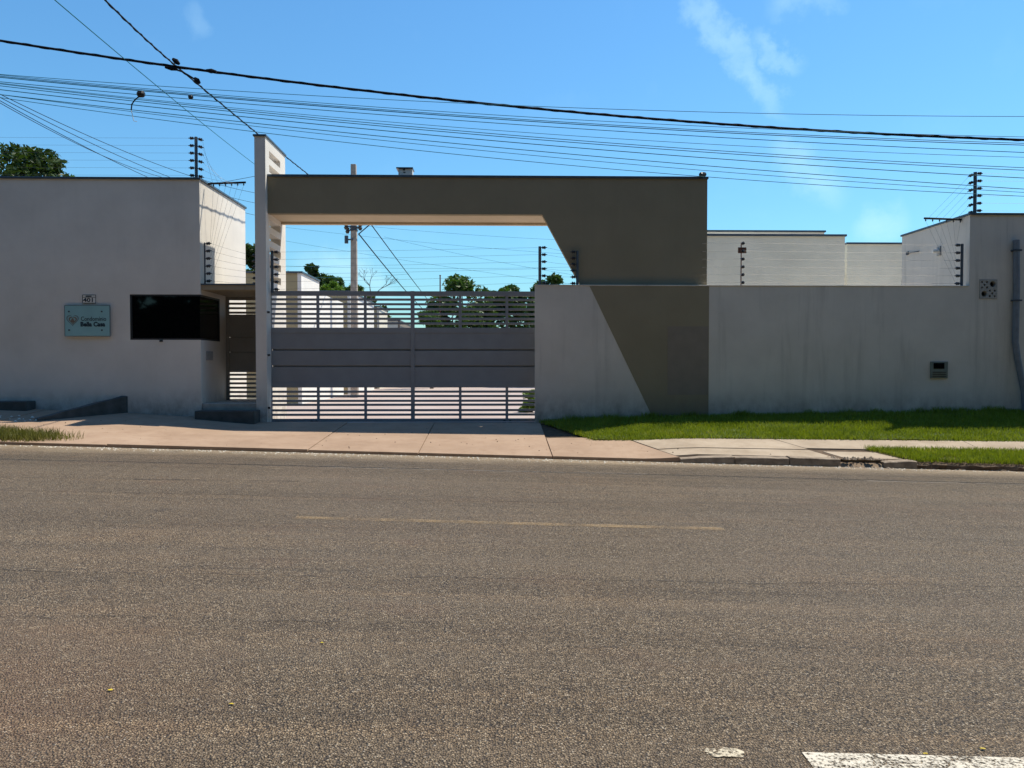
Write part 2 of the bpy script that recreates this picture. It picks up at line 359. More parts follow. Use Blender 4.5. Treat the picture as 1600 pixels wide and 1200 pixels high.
# ------------------------------------------------------------------ levels of the ground
YK = 12.6                     # kerb line
def road_z(x): return -0.029 * max(-60, min(60, x))
BX = [(-30, 1.0), (-10.4, 0.66), (-7.7, 0.56), (-6.1, 0.46), (-5.0, 0.34), (0.9, 0.33), (2.0, 0.40), (4.5, 0.45), (10.5, 0.55), (30, 0.6)]
def back_z(x): return float(np.interp(x, [a for a, _ in BX], [b for _, b in BX]))
def kerb_h(x): return float(np.interp(x, [2.6, 3.4], [0.05, 0.12]))
def gz(x, y):
    f_ = road_z(x)
    if y <= YK: return f_
    if y >= 16: return back_z(x)
    t = (y - YK) / (16 - YK); f_ += kerb_h(x)
    return f_ + (back_z(x) - f_) * t
def sheet(name, mat, xs, ys, zf, kind='structure', parent=None, drop=0.0):
    mb = MB(); nx, ny = len(xs), len(ys)
    for y in ys:
        for x in xs: mb.v.append((x, y, zf(x, y)))
    for j in range(ny - 1):
        for i in range(nx - 1):
            a = j * nx + i; mb.f.append((a, a + 1, a + nx + 1, a + nx))
    o = mb.build(name, mat, parent, smooth=True)
    if kind and parent is None: o['kind'] = kind
    return o
lin = lambda a, b, k: [a + (b - a) * i / (k - 1) for i in range(k)]
xs_far = [-400, -200, -100, -60, -30, -20, -14, -10.4, -7.7, -6.1, -5, -2, 0.9, 2, 4.5, 7.5, 10.5, 14, 20, 30, 60, 100, 200, 400]
sheet('ground', 'earth', xs_far, [-300, -100, -40, -3, 4, 12.5, 12.61, 13.5, 14.5, 16, 17, 30, 60, 120, 300, 600],
      lambda x, y: (gz(x, y) - 0.07) if y < 16.5 else 0.28)
road = sheet('road', 'asphalt', lin(-60, 60, 41), [-1.2, 2, 4, 6, 8, 10, 12, YK + 0.02], lambda x, y: road_z(x))
def road_hit(u, v):
    d = ROT @ Vector(((u - 800) / FPX, -(v - 600) / FPX, -1)); t = -1.5 / (d.z + 0.029 * d.x); return EYE + d * t
def strip(name, mat, u0, v0, u1, v1, w, lift=0.005):
    """a worn painted line lying on the road between two surveyed ends"""
    def hit(u, v):
        d = ROT @ Vector(((u - 800) / FPX, -(v - 600) / FPX, -1)); t = -1.5 / (d.z + 0.029 * d.x)
        return EYE + d * t
    a, b = hit(u0, v0), hit(u1, v1); d = (b - a); d.z = 0; d.normalize(); q = Vector((-d.y, d.x, 0)) * (w / 2)
    wob = name == 'road_seam'; mb = MB(); N = 60 if wob else 10; rw = random.Random(int(u0 + v0 * 7)); off = 0.0; w_in = w
    for i in range(N):
        p_ = a.lerp(b, i / (N - 1))
        if wob:
            off = off * 0.9 + rw.uniform(-.02, .02); p_.y += off; q = Vector((-d.y, d.x, 0)) * (w_in / 2 * rw.uniform(.2, 1.3))
        for s_ in (-1, 1):
            r_ = p_ + q * s_; mb.v.append((r_.x, r_.y, road_z(r_.x) + lift))
    mb.f = [(2*i, 2*i+2, 2*i+3, 2*i+1) for i in range(N - 1)]
    return mb.build(name, mat, road)
strip('lane_line', 'paint_yellow', 462, 809, 1130, 827, 0.12)
strip('lane_line', 'paint_edge', 520, 731, 1010, 741, 0.10)
strip('lane_line', 'paint_edge', 1355, 752, 1900, 765, 0.10)
strip('lane_line', 'paint_white', 1262, 1189, 2300, 1215, 0.12)


for a in ((-150, 884, 530, 903, .03), (300, 884, 560, 892, .02), (640, 903, 1750, 918, .03), (-150, 744, 470, 752, .05), (-100, 764, 900, 786, .035), (0, 962, 700, 975, .02), (880, 1010, 1300, 1016, .015), (1190, 812, 1420, 817, .03)):
    strip('road_seam', 'tar', *a[:4], a[4], 0.003)
p_ = road_hit(1131, 1178); mb = MB(); N = 22; r_ = random.Random(5)
for k in range(N):
    a = 2 * math.pi * k / N; q_ = r_.uniform(.65, 1.15); x = p_.x + .085 * q_ * math.cos(a); y = p_.y + .04 * q_ * math.sin(a); mb.v.append((x, y, road_z(x) + .005))
mb.v.append((p_.x, p_.y, road_z(p_.x) + .008)); mb.f = [(k, (k + 1) % N, N) for k in range(N)]
mb.build('mortar_splash', 'splash', road)
# driveway apron: separate cast slabs with open joints, its front edge a small step above the road
apron = sheet('driveway_apron', 'soil', lin(-12, 2.2, 30), lin(YK + 0.06, 15.99, 8), lambda x, y: gz(x, y) - 0.045)
def slab(parent, mat, poly_l, poly_r, y0, y1, thick=0.09, lift=0.0, name='slab', seed=0):
    """poly_l / poly_r give the left and right x of the slab at a depth y"""
    mb = MB(); ny, nx = 7, 8; r_ = random.Random(seed)
    tilt = r_.uniform(-0.006, 0.006)
    for k in (0, 1):
        for j in range(ny):
            y = y0 + (y1 - y0) * j / (ny - 1); xl, xr = poly_l(y), poly_r(y)
            for i in range(nx):
                x = xl + (xr - xl) * i / (nx - 1)
                mb.v.append((x, y, gz(x, max(y, YK + 0.001)) + lift + tilt - (thick if k == 0 else 0)))
    o1 = nx * ny; idx = lambda k, j, i: k * o1 + j * nx + i
    for j in range(ny - 1):
        for i in range(nx - 1):
            mb.f.append((idx(1,j,i), idx(1,j,i+1), idx(1,j+1,i+1), idx(1,j+1,i)))
            mb.f.append((idx(0,j,i), idx(0,j+1,i), idx(0,j+1,i+1), idx(0,j,i+1)))
    for i in range(nx - 1):
        mb.f.append((idx(0,0,i), idx(0,0,i+1), idx(1,0,i+1), idx(1,0,i))); mb.f.append((idx(0,ny-1,i+1), idx(0,ny-1,i), idx(1,ny-1,i), idx(1,ny-1,i+1)))
    for j in range(ny - 1):
        mb.f.append((idx(0,j+1,0), idx(0,j,0), idx(1,j,0), idx(1,j+1,0))); mb.f.append((idx(0,j,nx-1), idx(0,j+1,nx-1), idx(1,j+1,nx-1), idx(1,j,nx-1)))
    return mb.build(name, mat, parent, bevel=0.006)
JX = [-12.0, -9.2, -6.3, -3.05, -1.25, 0.95]
g = 0.006
for k in range(5):
    slab(apron, 'concrete_pink', lambda y, a=JX[k]: a + g, lambda y, b=JX[k+1]: b - g, YK + 0.0, 15.97, seed=k)
slab(apron, 'concrete_pink', lambda y: 0.95 + g, lambda y: 3.05 - (y - YK) * 0.42, YK, 14.2, seed=11)

# footpath on the right: slabs, kerb stones, grass verge
path = sheet('footpath', 'soil', lin(2.2, 14, 24), lin(YK + 0.1, 13.95, 5), lambda x, y: gz(x, y) - 0.022)
fl = lambda y: 3.07 - (y - YK) * 0.42
slab(path, 'concrete_pale', fl, lambda y: 5.75 - 0.5 * (y - YK), YK + 0.14, 13.2, seed=21)
slab(path, 'concrete_pale', fl, lambda y: 5.75 - 0.5 * (y - YK), 13.212, 13.93, seed=22)
slab(path, 'concrete_pale', lambda y: 5.77 - 0.5 * (y - YK), lambda y: 8.6, 13.30, 13.93, seed=23)
slab(path, 'concrete_pale', lambda y: 8.612, lambda y: 14, 13.30, 13.93, seed=24)
slab(path, 'concrete_pale', lambda y: 5.95 - 0.5 * (y - YK), lambda y: 7.0 - (y - YK) * 0.75, YK + 0.16, 13.16, lift=-0.012, seed=25)
def kerb_stone(x0, x1, parent, dz=0.0, rot=0.0, y0=YK - 0.05):
    mb = MB(); N = 6; r_ = random.Random(int(x0 * 100))
    for i in range(N):
        x = x0 + (x1 - x0) * i / (N - 1); z0 = road_z(x); z1 = z0 + kerb_h(x) + dz + r_.uniform(-0.008, 0.008) + rot * (i / (N - 1) - .5); w = r_.uniform(-0.008, 0.008)
        mb.v += [(x, y0 + w, z0 - 0.06), (x, y0 + w + 0.015, z1 - 0.012), (x, y0 + w + 0.04, z1), (x, YK + 0.13, z1 + 0.006), (x, YK + 0.13, z0 - 0.06)]
    for i in range(N - 1):
        for k in range(5):
            a, b = i * 5 + k, i * 5 + (k + 1) % 5; mb.f.append((a, b, b + 5, a + 5))
    mb.f.append((0, 1, 2, 3, 4)); mb.f.append(tuple(5 * (N - 1) + k for k in (4, 3, 2, 1, 0)))
    return mb.build('kerb_stone', 'kerb_concrete', parent, bevel=0.006)
for a, b, dz, ro in ((3.06, 3.95, -0.012, 0.02), (3.965, 4.86, 0.0, 0.0), (4.875, 5.72, 0.01, -0.012), (6.45, 7.0, -0.005, 0.03)):
    kerb_stone(a, b, path, dz, ro)
kerb_stone(5.80, 6.38, path, -0.085, 0.05, YK + 0.0)
# rough soil bank under the verge
mb = MB(); N = 60
for i in range(N):
    x = 6.9 + 7.2 * i / (N - 1); z0 = road_z(x)
    mb.v += [(x, YK - 0.04 + random.uniform(-.03, .03), z0 - 0.05), (x, YK - 0.02 + random.uniform(-.03, .03), z0 + 0.06 + random.uniform(-.02, .02)),
             (x, YK + 0.07 + random.uniform(-.02, .02), z0 + 0.115 + random.uniform(-.02, .02)), (x, YK + 0.3, gz(x, YK + 0.3)), (x, 13.29, gz(x, 13.29))]
for i in range(N - 1):
    for k in range(4): a = i * 5 + k; mb.f.append((a, a + 1, a + 6, a + 5))
tag(mb.build('verge', 'soil'), kind='structure')
def lawn_left(y): return 0.95 + (16 - y) * 0.42
mb = MB(); ny, nx = 8, 50
for j in range(ny):
    y = 13.95 + (15.995 - 13.95) * j / (ny - 1); xl = lawn_left(y)
    for i in range(nx):
        x = xl + (14 - xl) * i / (nx - 1); mb.v.append((x, y, gz(x, y) + 0.005 + 0.02 * math.sin(x * 2.1 + y) * math.sin(y * 3)))
for j in range(ny - 1):
    for i in range(nx - 1): a = j * nx + i; mb.f.append((a, a + 1, a + nx + 1, a + nx))
tag(mb.build('lawn', 'lawn_soil', smooth=True), kind='structure')

def blades(name, mat, pts, hmin, hmax, w, label, cat):
    """grass: one slim leaning triangle pair for every root point"""
    pts = np.asarray(pts); N = len(pts)
    az = rng.uniform(0, 2 * math.pi, N); h = rng.uniform(hmin, hmax, N); lean = rng.uniform(0.1, 0.75, N) * h; la = rng.uniform(0, 2 * math.pi, N)
    ww = w * rng.uniform(.7, 1.3, N)
    dx, dy = np.cos(az) * ww, np.sin(az) * ww; lx, ly = np.cos(la) * lean, np.sin(la) * lean
    V = np.zeros((N, 5, 3))
    V[:, 0] = pts + np.stack([-dx, -dy, 0*dx], 1); V[:, 1] = pts + np.stack([dx, dy, 0*dx], 1)
    midp = pts + np.stack([lx * .35, ly * .35, h * .6], 1)
    V[:, 2] = midp + np.stack([dx * .7, dy * .7, 0*dx], 1); V[:, 3] = midp + np.stack([-dx * .7, -dy * .7, 0*dx], 1)
    V[:, 4] = pts + np.stack([lx, ly, h], 1)
    me = bpy.data.meshes.new(name); me.vertices.add(N * 5); me.vertices.foreach_set('co', V.reshape(-1))
    b = np.arange(N) * 5
    q = np.stack([b, b+1, b+2, b+3], 1); t = np.stack([b+3, b+2, b+4], 1)
    loops = np.concatenate([q.reshape(-1), t.reshape(-1)])
    me.loops.add(len(loops)); me.loops.foreach_set('vertex_index', loops.astype(np.int32))
    me.polygons.add(2 * N)
    me.polygons.foreach_set('loop_start', np.concatenate([np.arange(N) * 4, 4 * N + np.arange(N) * 3]).astype(np.int32))
    me.update(calc_edges=True); me.validate(); me.materials.append(M[mat])
    o = bpy.data.objects.new(name, me); C.objects.link(o)
    return tag(o, label, cat, kind='stuff')
def patchy(x, y): return 0.5 + 0.5 * math.sin(x * 1.7 + 1.3 * math.sin(y * 2.3)) * math.sin(y * 1.9 + x * 0.6)
pts = []
while len(pts) < 90000:
    y = rng.uniform(13.9, 15.99); x = rng.uniform(0.9, 13)
    if x < lawn_left(y) - 0.05 + rng.uniform(-.06, .06): continue
    if math.hypot((x - 6.35) / 0.55, (y - 15.1) / 0.10) < rng.uniform(0.3, 1): continue
    if any(math.hypot((x - a) / b, (y - c) / d) < rng.uniform(0.2, 1) for a, b, c, d in ((2.4, .5, 14.2, .12), (4.6, .35, 14.6, .12), (8.4, .5, 14.3, .14), (5.4, .4, 14.05, .08))): continue
    if rng.random() > 0.55 + 0.45 * patchy(x, y): continue
    pts.append((x, y, gz(x, y)))
blades('grass', 'grass', pts, 0.035, 0.095, 0.0045, 'long mown lawn strip along the foot of the perimeter wall', 'grass')
pts = []
while len(pts) < 26000:
    y = rng.uniform(YK + 0.0, 13.34); x = rng.uniform(6.2, 13)
    if x < 7.02 - (y - YK) * 0.75 + rng.uniform(-.05, .05): continue
    if math.hypot((x - 7.65) / 0.3, (y - 12.78) / 0.14) < rng.uniform(0.3, 1): continue
    pts.append((x, y, gz(x, max(y, YK + .001)) - 0.01))
blades('grass', 'grass', pts, 0.04, 0.11, 0.0045, 'bright grass verge between the kerb edge and footpath, on the right', 'grass')
pts = []
for _ in range(42000):
    y = rng.uniform(12.58, 14.0); x = rng.uniform(-12, -6.9)
    e = math.hypot((x + 10.3) / 3.3, (y - 13.0) / 0.62)
    if e > rng.uniform(0.55, 1.05): continue
    pts.append((x, y, gz(x, max(y, YK + .001)) - 0.005))
blades('grass', 'grass_dry', pts, 0.05, 0.17, 0.005, 'straggly half dry grass clump on pavement edge at far left', 'grass')
# ragged tufts against the walls
pts = []
for cx in [1.6, 2.4, 3.2, 3.3, 4.1, 5.1, 5.2, 6.6, 7.4, 8.0, 8.9, 9.3, 9.5, 9.8, 10.4, 10.6]:
    for _ in range(130):
        pts.append((cx + rng.normal(0, .1), 15.97 - abs(rng.normal(0, .05)), gz(cx, 15.95)))
blades('weeds', 'grass', pts, 0.06, 0.16, 0.004, 'ragged tall weeds growing against foot of perimeter wall', 'weeds')

# ------------------------------------------------------------------ inside the condominium: ground
sheet('courtyard_paving', 'paving_inside', lin(-45, 45, 10), [16.0, 20, 30, 45, 65, 90], lambda x, y: 0.33)

n = NT('bounce_concrete'); n.col(n.ramp(n.noise(0.9, 6, 0.6), [(0.3, (0.60, 0.56, 0.50)), (0.7, (0.70, 0.66, 0.59))])); n.set(Roughness=0.9); n.bump(n.noise(40, 4), 0.3, 0.004)
sheet('bounce_paving', 'bounce_concrete', lin(3.5, 16, 4), [16.14, 20, 26.4], lambda x, y: 0.335)  # hidden pale sheet, added to bounce sun onto rear houses and right building

# ------------------------------------------------------------------ gatehouse (left building)
YF = 16.0
xr = X(313, YF, 450); xl = -14.0; zt = Z(280, YF, 150); yb = 18.9
gh = thing('gatehouse_building', 'white rendered gatehouse with black corner window, left of the entrance', 'building', (xr, YF, 0.3))
wz0, wz1 = Z(531, YF, 250), Z(460, YF, 250); wx0 = X(203, YF, 495); wy1 = 17.12
w = MB()
w.box(xl, xr, YF, yb, wz1, zt); w.box(xl, xr, YF, yb, 0.2, wz0); w.box(xl, wx0, YF, yb, wz0, wz1); w.box(wx0, xr, wy1, yb, wz0, wz1)
w.build('wall', 'wall_white', gh)
MB().box(xl, xr + 0.03, YF - 0.03, YF + 0.16, zt, zt + 0.045).box(xr - 0.13, xr + 0.03, YF + 0.16, yb + 0.03, zt, zt + 0.045).build('coping', 'flashing', gh, bevel=0.006)
win = MB().box(wx0 + 0.04, xr - 0.02, YF + 0.025, YF + 0.04, wz0 + 0.03, wz1 - 0.03).box(xr - 0.035, xr - 0.02, YF + 0.04, wy1 - 0.04, wz0 + 0.03, wz1 - 0.03).build('window', 'window_glass', gh)
MB().box(wx0, xr, YF + 0.008, YF + 0.05, wz0, wz0 + 0.035).box(wx0, xr, YF + 0.008, YF + 0.05, wz1 - 0.035, wz1).box(wx0, wx0 + 0.04, YF + 0.009, YF + 0.05, wz0 + .035, wz1 - .035)\
    .box(xr - 0.045, xr - 0.004, YF + 0.05, wy1, wz0, wz0 + 0.035).box(xr - 0.045, xr - 0.004, YF + 0.05, wy1, wz1 - 0.035, wz1).box(xr - 0.045, xr - 0.004, wy1 - 0.04, wy1, wz0 + .035, wz1 - .035)\
    .build('frame', 'black_metal', win)
box('sill_bracket', 'black_metal', gh, (X(250, YF), X(255, YF), YF - 0.02, YF + 0.01, wz0 - 0.04, wz0 - 0.005))
# intercom plate on the side face, and the house wall lamp bracket
box('intercom', 'plastic_grey', gh, (xr, xr + 0.03, 16.28, 16.60, Z(563, 16.4), Z(549, 16.4)), 0.004)
MB().box(xr + 0.002, xr + 0.012, 16.33, 16.55, Z(556, 16.4), Z(551, 16.4)).build('speaker_grille', 'black_metal', gh)

# canopy over the pedestrian gate
xc0, xc1 = X(399, YF, 450), X(416, YF, 450)
cz0, cz1 = Z(453, YF, 360), Z(444, YF, 360)
cn = thing('entrance_canopy', 'concrete canopy slab spanning over the pedestrian gate, stained edge', 'canopy', (xr, YF, cz0))
box('slab', 'canopy_concrete', cn, (xr + 0.004, xc0 - 0.004, YF + 0.02, 17.75, cz0, cz1), 0.01)
box('lintel', 'house_cream', cn, (X(351, 17.5), xc0 + 0.05, 17.45, 17.60, Z(461, 17.5), cz0 - 0.002), 0.006)
box('drip_edge', 'flashing', cn, (xr + 0.006, xc0 - 0.006, YF + 0.005, YF + 0.019, cz1 - 0.02, cz1 + 0.012))

# steps in front of the pedestrian gate
st_ = thing('entrance_steps', 'two concrete entrance steps below the pedestrian gate, lower one darker', 'steps', (xr, 15.6, 0.33))
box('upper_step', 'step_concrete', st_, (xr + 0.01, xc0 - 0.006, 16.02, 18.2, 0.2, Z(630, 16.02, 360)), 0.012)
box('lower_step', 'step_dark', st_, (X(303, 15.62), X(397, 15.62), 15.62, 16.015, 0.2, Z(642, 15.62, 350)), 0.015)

# ------------------------------------------------------------------ gates
def slat_gate(root, mat, x0, x1, y, z_rows, uprights, thick=0.05):
    """z_rows: list of (name, z0, z1, proud)"""
    for nm, z0, z1, pr in z_rows:
        box(nm, mat, root, (x0, x1, y - pr, y - pr + (thick if nm != 'slat' else 0.03), z0, z1), 0.004)
    for nm, ux0, ux1, z0, z1, pr in uprights:
        box(nm, mat, root, (ux0, ux1, y - pr, y - pr + thick, z0, z1), 0.004)
YP = 17.5
pg = thing('pedestrian_gate', 'narrow dark metal pedestrian gate with slats above and below solid panels', 'gate', (X(352, YP), YP, 0.7))
px0, px1 = X(351.5, YP, 550), xc0 + 0.06
rows = []
for v in (467.5, 474.5, 481.5, 488.5): rows.append(('slat', Z(v + 1.7, YP, 380), Z(v - 1.7, YP, 380), 0.0))
for a, b in ((497, 526.9), (527.6, 549.9), (550.6, 575.5)): rows.append(('panel', Z(b, YP, 380), Z(a, YP, 380), 0.008))
for a, b in ((491.5, 497.5), (575, 581.5)): rows.append(('rail', Z(b, YP, 380), Z(a, YP, 380), 0.015))
for v in (585.5, 592.2, 599, 605.8, 612.5, 619): rows.append(('slat', Z(v + 1.7, YP, 380), Z(v - 1.7, YP, 380), 0.0))
rows.append(('rail', Z(466, YP, 380), Z(461.5, YP, 380), 0.015)); rows.append(('rail', Z(627.5, YP, 380), Z(623.5, YP, 380), 0.015))
for a in (527.3, 550.3): rows.append(('backing_strip', Z(a + 1.5, YP, 380), Z(a - 1.5, YP, 380), -0.045))
slat_gate(pg, 'gate_bronze', px0 + 0.10, px1, YP, rows, [('frame_post', px0, px0 + 0.10, Z(627.5, YP, 380), Z(461.5, YP, 380), 0.02)])

YG = 16.34
gx0, gx1 = X(420.5, YG), X(880, YG)
sg = thing('sliding_gate', 'wide slate grey sliding gate with open slats and three solid boards', 'gate', (gx0, YG, 0.33))
GZ = lambda v: Z(v, YG, 600)
rows = [('top_rail', GZ(462.5), GZ(455), 0.02), ('rail', GZ(520.3), GZ(512), 0.02), ('rail', GZ(605.5), GZ(597), 0.02), ('bottom_rail', GZ(658), GZ(654), 0.02)]
for v in (468, 475.3, 483, 490.7, 498, 505.3): rows.append(('slat', GZ(v + 1.8), GZ(v - 1.8), 0.0))
for a, b in ((520, 545.5), (548, 571), (573.5, 597.5)): rows.append(('panel', GZ(b), GZ(a), 0.012))
for a in (546.8, 572.3): rows.append(('backing_strip', GZ(a + 2.2), GZ(a - 2.2), -0.040))
for v in (612, 619, 626.3, 632.5, 641, 648): rows.append(('slat', GZ(v + 1.8), GZ(v - 1.8), 0.0))
ups = [('frame_post', gx0, gx0 + 0.065, GZ(658.5), GZ(454.5), 0.025)]
for uc, w_ in ((497, 4.2), (571, 4.2), (645, 6.0), (719, 4.2), (792, 4.2), (850, 6)):
    full = w_ > 5
    segs = [(658.2, 454.7)] if full else [(512, 462.5), (654, 605.5)]
    for a, b in segs: ups.append(('frame_post' if full else 'upright', X(uc - w_ / 2, YG), X(uc + w_ / 2, YG), GZ(a), GZ(b), 0.028 if full else 0.012))
slat_gate(sg, 'gate_grey', gx0 + 0.065, gx1, YG, rows, ups)
for uc in (487, 494, 788, 797):
    c_ = Vector((X(uc, YG), YG + 0.005, GZ(660)))
    MB().tube([(c_.x, YG - 0.02, c_.z), (c_.x, YG + 0.03, c_.z)], 0.045, 14).build('wheel', 'black_rubber', sg)
tr0 = thing('gate_track', 'thin steel ground rail under the grey sliding gate', 'rail', (gx0, YG, 0.33))
MB().box(gx0, gx1, YG - 0.015, YG + 0.025, 0.325, 0.34).build('rail', 'wire_steel', tr0)

# ------------------------------------------------------------------ entrance portal: slotted fin, beam and slanted leg
YB = 16.13
portal = thing('gate_portal', 'olive beige entrance portal with tall slotted white fin and slanted right leg', 'portal', (xc0, YF, 0.3))
ztop = Z(213, YF, 407); fy1 = 17.5
# fin with a row of horizontal slots cut right through
sy0, sy1 = 16.27, 17.10
slots = []
zs = Z(264, 16.27, 425)
hz, pit = 0.15, 0.285
z_ = ztop - 0.22
while z_ > 3.3: slots.append((z_ - hz, z_)); z_ -= pit
fin = MB()
fin.box(xc0, xc1, YF, sy0, 0.2, ztop); fin.box(xc0, xc1, sy1, fy1, 0.2, ztop)
zc = 0.2
for a, b in reversed(slots):
    fin.box(xc0, xc1, sy0, sy1, zc, a); zc = b
fin.box(xc0, xc1, sy0, sy1, zc, ztop)
fin.build('fin', 'wall_white', portal)
MB().box(xc0 - 0.025, xc1 + 0.025, YF - 0.025, fy1 + 0.025, ztop, ztop + 0.04).build('fin_cap', 'flashing', portal, bevel=0.006)
bx0 = xc1 + 0.003; bx1 = X(1105, YB, 350)
bt = Z(278, YB, 760); bb = Z(334.5, YB, 640); legz = Z(449, YB, 1000)
pe0 = X(847.5, YB, 335); pe1 = X(912, YB, 455); pz1 = Z(455, YB, 912)
MB().prism_y([(bx0, bb), (pe0, bb), (pe1, pz1), (bx1, pz1), (bx1, bt), (bx0, bt)], YB, YB + 0.15).build('fascia', 'paint_beige', portal)
by1 = 17.25
MB().box(bx0, pe0 + 0.9, YB + 0.152, by1 - 0.12, bb + 0.015, bb + 0.10).build('soffit', 'soffit_beige', portal)
MB().box(bx0, pe0 + 0.5, by1 - 0.118, by1, bb - 0.035, bt - 0.05).build('back_beam', 'soffit_beige', portal, bevel=0.005)
MB().box(bx0, bx1 + 0.02, YB - 0.025, YB + 0.175, bt, bt + 0.05).build('coping', 'flashing', portal, bevel=0.006)
MB().box(bx0, pe0 + 0.5, YB + 0.177, by1 - 0.002, bt - 0.06, bt - 0.01).build('roof_slab', 'pole_concrete', portal)
for v in (488, 555, 637):
    MB().tube([(xc1 + 0.001, YF + 0.06, Z(v, YF)), (xc1 + 0.05, YF + 0.06, Z(v, YF))], 0.022, 8).build('gate_stop', 'black_metal', portal)

# ------------------------------------------------------------------ perimeter wall and right-hand building (one flush front)
pw0 = X(836, YF, 560); rbx = X(1515, YF, 400); ptop = Z(447, YF, 1100)
pw = thing('perimeter_wall', 'streaked off white perimeter wall with slanted beige painted band', 'wall', (pw0, YF, 0.4))
MB().box(pw0, rbx, YF, YF + 0.12, 0.2, ptop).build('wall', 'wall_perimeter', pw)
q0, q1, q2 = X(921, YF, 448), X(1108, YF, 448), X(1026, YF, 660)
MB().prism_y([(q2, 0.25), (q1, 0.25), (q1, ptop - 0.004), (q0, ptop - 0.004)], YF - 0.004, YF - 0.0005).build('painted_band', 'paint_beige', pw)
n = simple('paint_patch', (0.24, 0.20, 0.155), 0.85, 0.08, 3)
box('painted_patch', 'paint_patch', pw, (X(1043, YF), q1 - 0.01, YF - 0.0065, YF - 0.0045, 0.9, Z(510, YF, 1075)))
MB().box(pw0 - 0.01, rbx - 0.002, YF - 0.012, YF + 0.135, ptop, ptop + 0.022).build('coping', 'wall_perimeter', pw, bevel=0.006)

rz = Z(336, YF, 1515); ryb = 18.7
rb = thing('right_building', 'off white flat roofed building at the right end of the wall', 'building', (rbx, YF, 0.4))
cbx0, cbx1, cbz0, cbz1 = X(1530, YF, 450), X(1558, YF, 450), Z(467, YF, 1545), Z(436.5, YF, 1545)
MB().box(rbx, 16, YF, ryb, cbz1, rz).box(rbx, 16, YF, ryb, 0.2, cbz0).box(rbx, cbx0, YF, ryb, cbz0, cbz1).box(cbx1, 16, YF, ryb, cbz0, cbz1).box(cbx0, cbx1, YF + .2, ryb, cbz0, cbz1).build('wall', 'wall_perimeter', rb)
MB().box(rbx - 0.03, 16, YF - 0.03, YF + 0.16, rz, rz + 0.045).box(rbx - 0.03, rbx + 0.13, YF + 0.16, ryb + 0.03, rz, rz + 0.045).build('coping', 'flashing', rb, bevel=0.006)
# pierced vent block
W_, H_ = cbx1 - cbx0, cbz1 - cbz0; ccx, ccz = (cbx0 + cbx1) / 2, (cbz0 + cbz1) / 2
me = bpy.data.meshes.new('vent_block'); mb = MB().box(cbx0 + .004, cbx1 - .004, YF - 0.012, YF + 0.09, cbz0 + .004, cbz1 - .004)
holes = [(0.24, 0.26, 0.17), (-0.23, -0.24, 0.17)]
for sx, sz in ((-1, 1), (1, -1)):
    for a, b in ((0.08, 0.08), (0.36, 0.08), (0.08, 0.36), (0.36, 0.36), (0.22, 0.22)): holes.append((sx * a, sz * b, 0.065))
cut = MB()
for hx, hz_, hr in holes: cut.tube([(ccx + hx * W_, YF - 0.1, ccz + hz_ * H_), (ccx + hx * W_, YF + 0.2, ccz + hz_ * H_)], hr * W_ * 0.95, 16 if hr > .1 else 8)
vb = mb.build('vent_block', 'cobogo', rb); co_ = cut.build('cut', 'cobogo', rb)
md = vb.modifiers.new('holes', 'BOOLEAN'); md.object = co_; md.operation = 'DIFFERENCE'; md.solver = 'EXACT'
bpy.context.view_layer.update(); dg = bpy.context.evaluated_depsgraph_get()
nm_ = bpy.data.meshes.new_from_object(vb.evaluated_get(dg)); vb.modifiers.clear(); vb.data = nm_
bpy.data.objects.remove(co_)
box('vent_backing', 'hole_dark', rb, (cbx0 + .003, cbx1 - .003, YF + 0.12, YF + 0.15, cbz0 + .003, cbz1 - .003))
# small lamp and bracket on the side face
lp = thing('wall_lamp', 'small white lamp on the side face of right building', 'lamp', (rbx, 17.1, Z(390, 17.1)))
lz = Z(390, 17.1)
MB().box(rbx - 0.03, rbx - 0.001, 17.04, 17.16, lz - .10, lz + .10).build('back_plate', 'plastic_grey', lp)
MB().tube([(rbx - 0.03, 17.1, lz), (rbx - 0.16, 17.1, lz - 0.01)], [0.05, 0.035], 10).build('lamp_head', 'plastic_white', lp)
br = thing('wall_bracket', 'thin dark bracket sticking from side face, behind the wall lamp', 'bracket', (rbx, 18.4, 0))
MB().box(rbx - 0.03, rbx - 0.001, 18.38, 18.46, Z(396, 18.4), Z(391, 18.4)).build('back_plate', 'dark_steel', br)
MB().tube([(rbx - 0.03, 18.42, Z(393.5, 18.4)), (rbx - 0.03 + 0.0, 17.9, Z(393.5, 18.2))], 0.011, 8).build('arm', 'dark_steel', br)

# downpipe, meter box
dp = thing('downpipe', 'blue grey downpipe with kinked foot on the right building', 'pipe', (X(1585, YF), YF, 0.4))
pth = [(X(1584.5, YF, 376), YF - 0.07, Z(376, YF, 1585)), (X(1585, YF, 450), YF - 0.07, Z(450, YF, 1585)), (X(1583, YF, 535), YF - 0.07, Z(535, YF, 1585)),
       (X(1586, YF, 560), YF - 0.075, Z(560, YF, 1585)), (X(1595, YF, 612), YF - 0.10, Z(612, YF, 1590)), (X(1597, YF, 650), YF - 0.11, Z(650, YF, 1590))]
MB().tube(pth, 0.062, 14).build('pipe', 'pipe', dp, smooth=False)
for v in (392, 470):
    box('clamp', 'dark_steel', dp, (X(1579, YF, v), X(1590.5, YF, v), YF - 0.136, YF - 0.001, Z(v + 1.2, YF, 1585), Z(v - 1.2, YF, 1585)))
mx = thing('meter_box', 'square grey green utility meter box in the wall, low on right', 'box', (X(1466, YF), YF, Z(591, YF, 1466)))
m0, m1, mz0, mz1 = X(1453, YF, 577), X(1480, YF, 577), Z(591, YF, 1466), Z(565, YF, 1466)
MB().box(m0, m1, YF - 0.03, YF - 0.001, mz0, mz1).build('case', 'box_grey', mx, bevel=0.006)
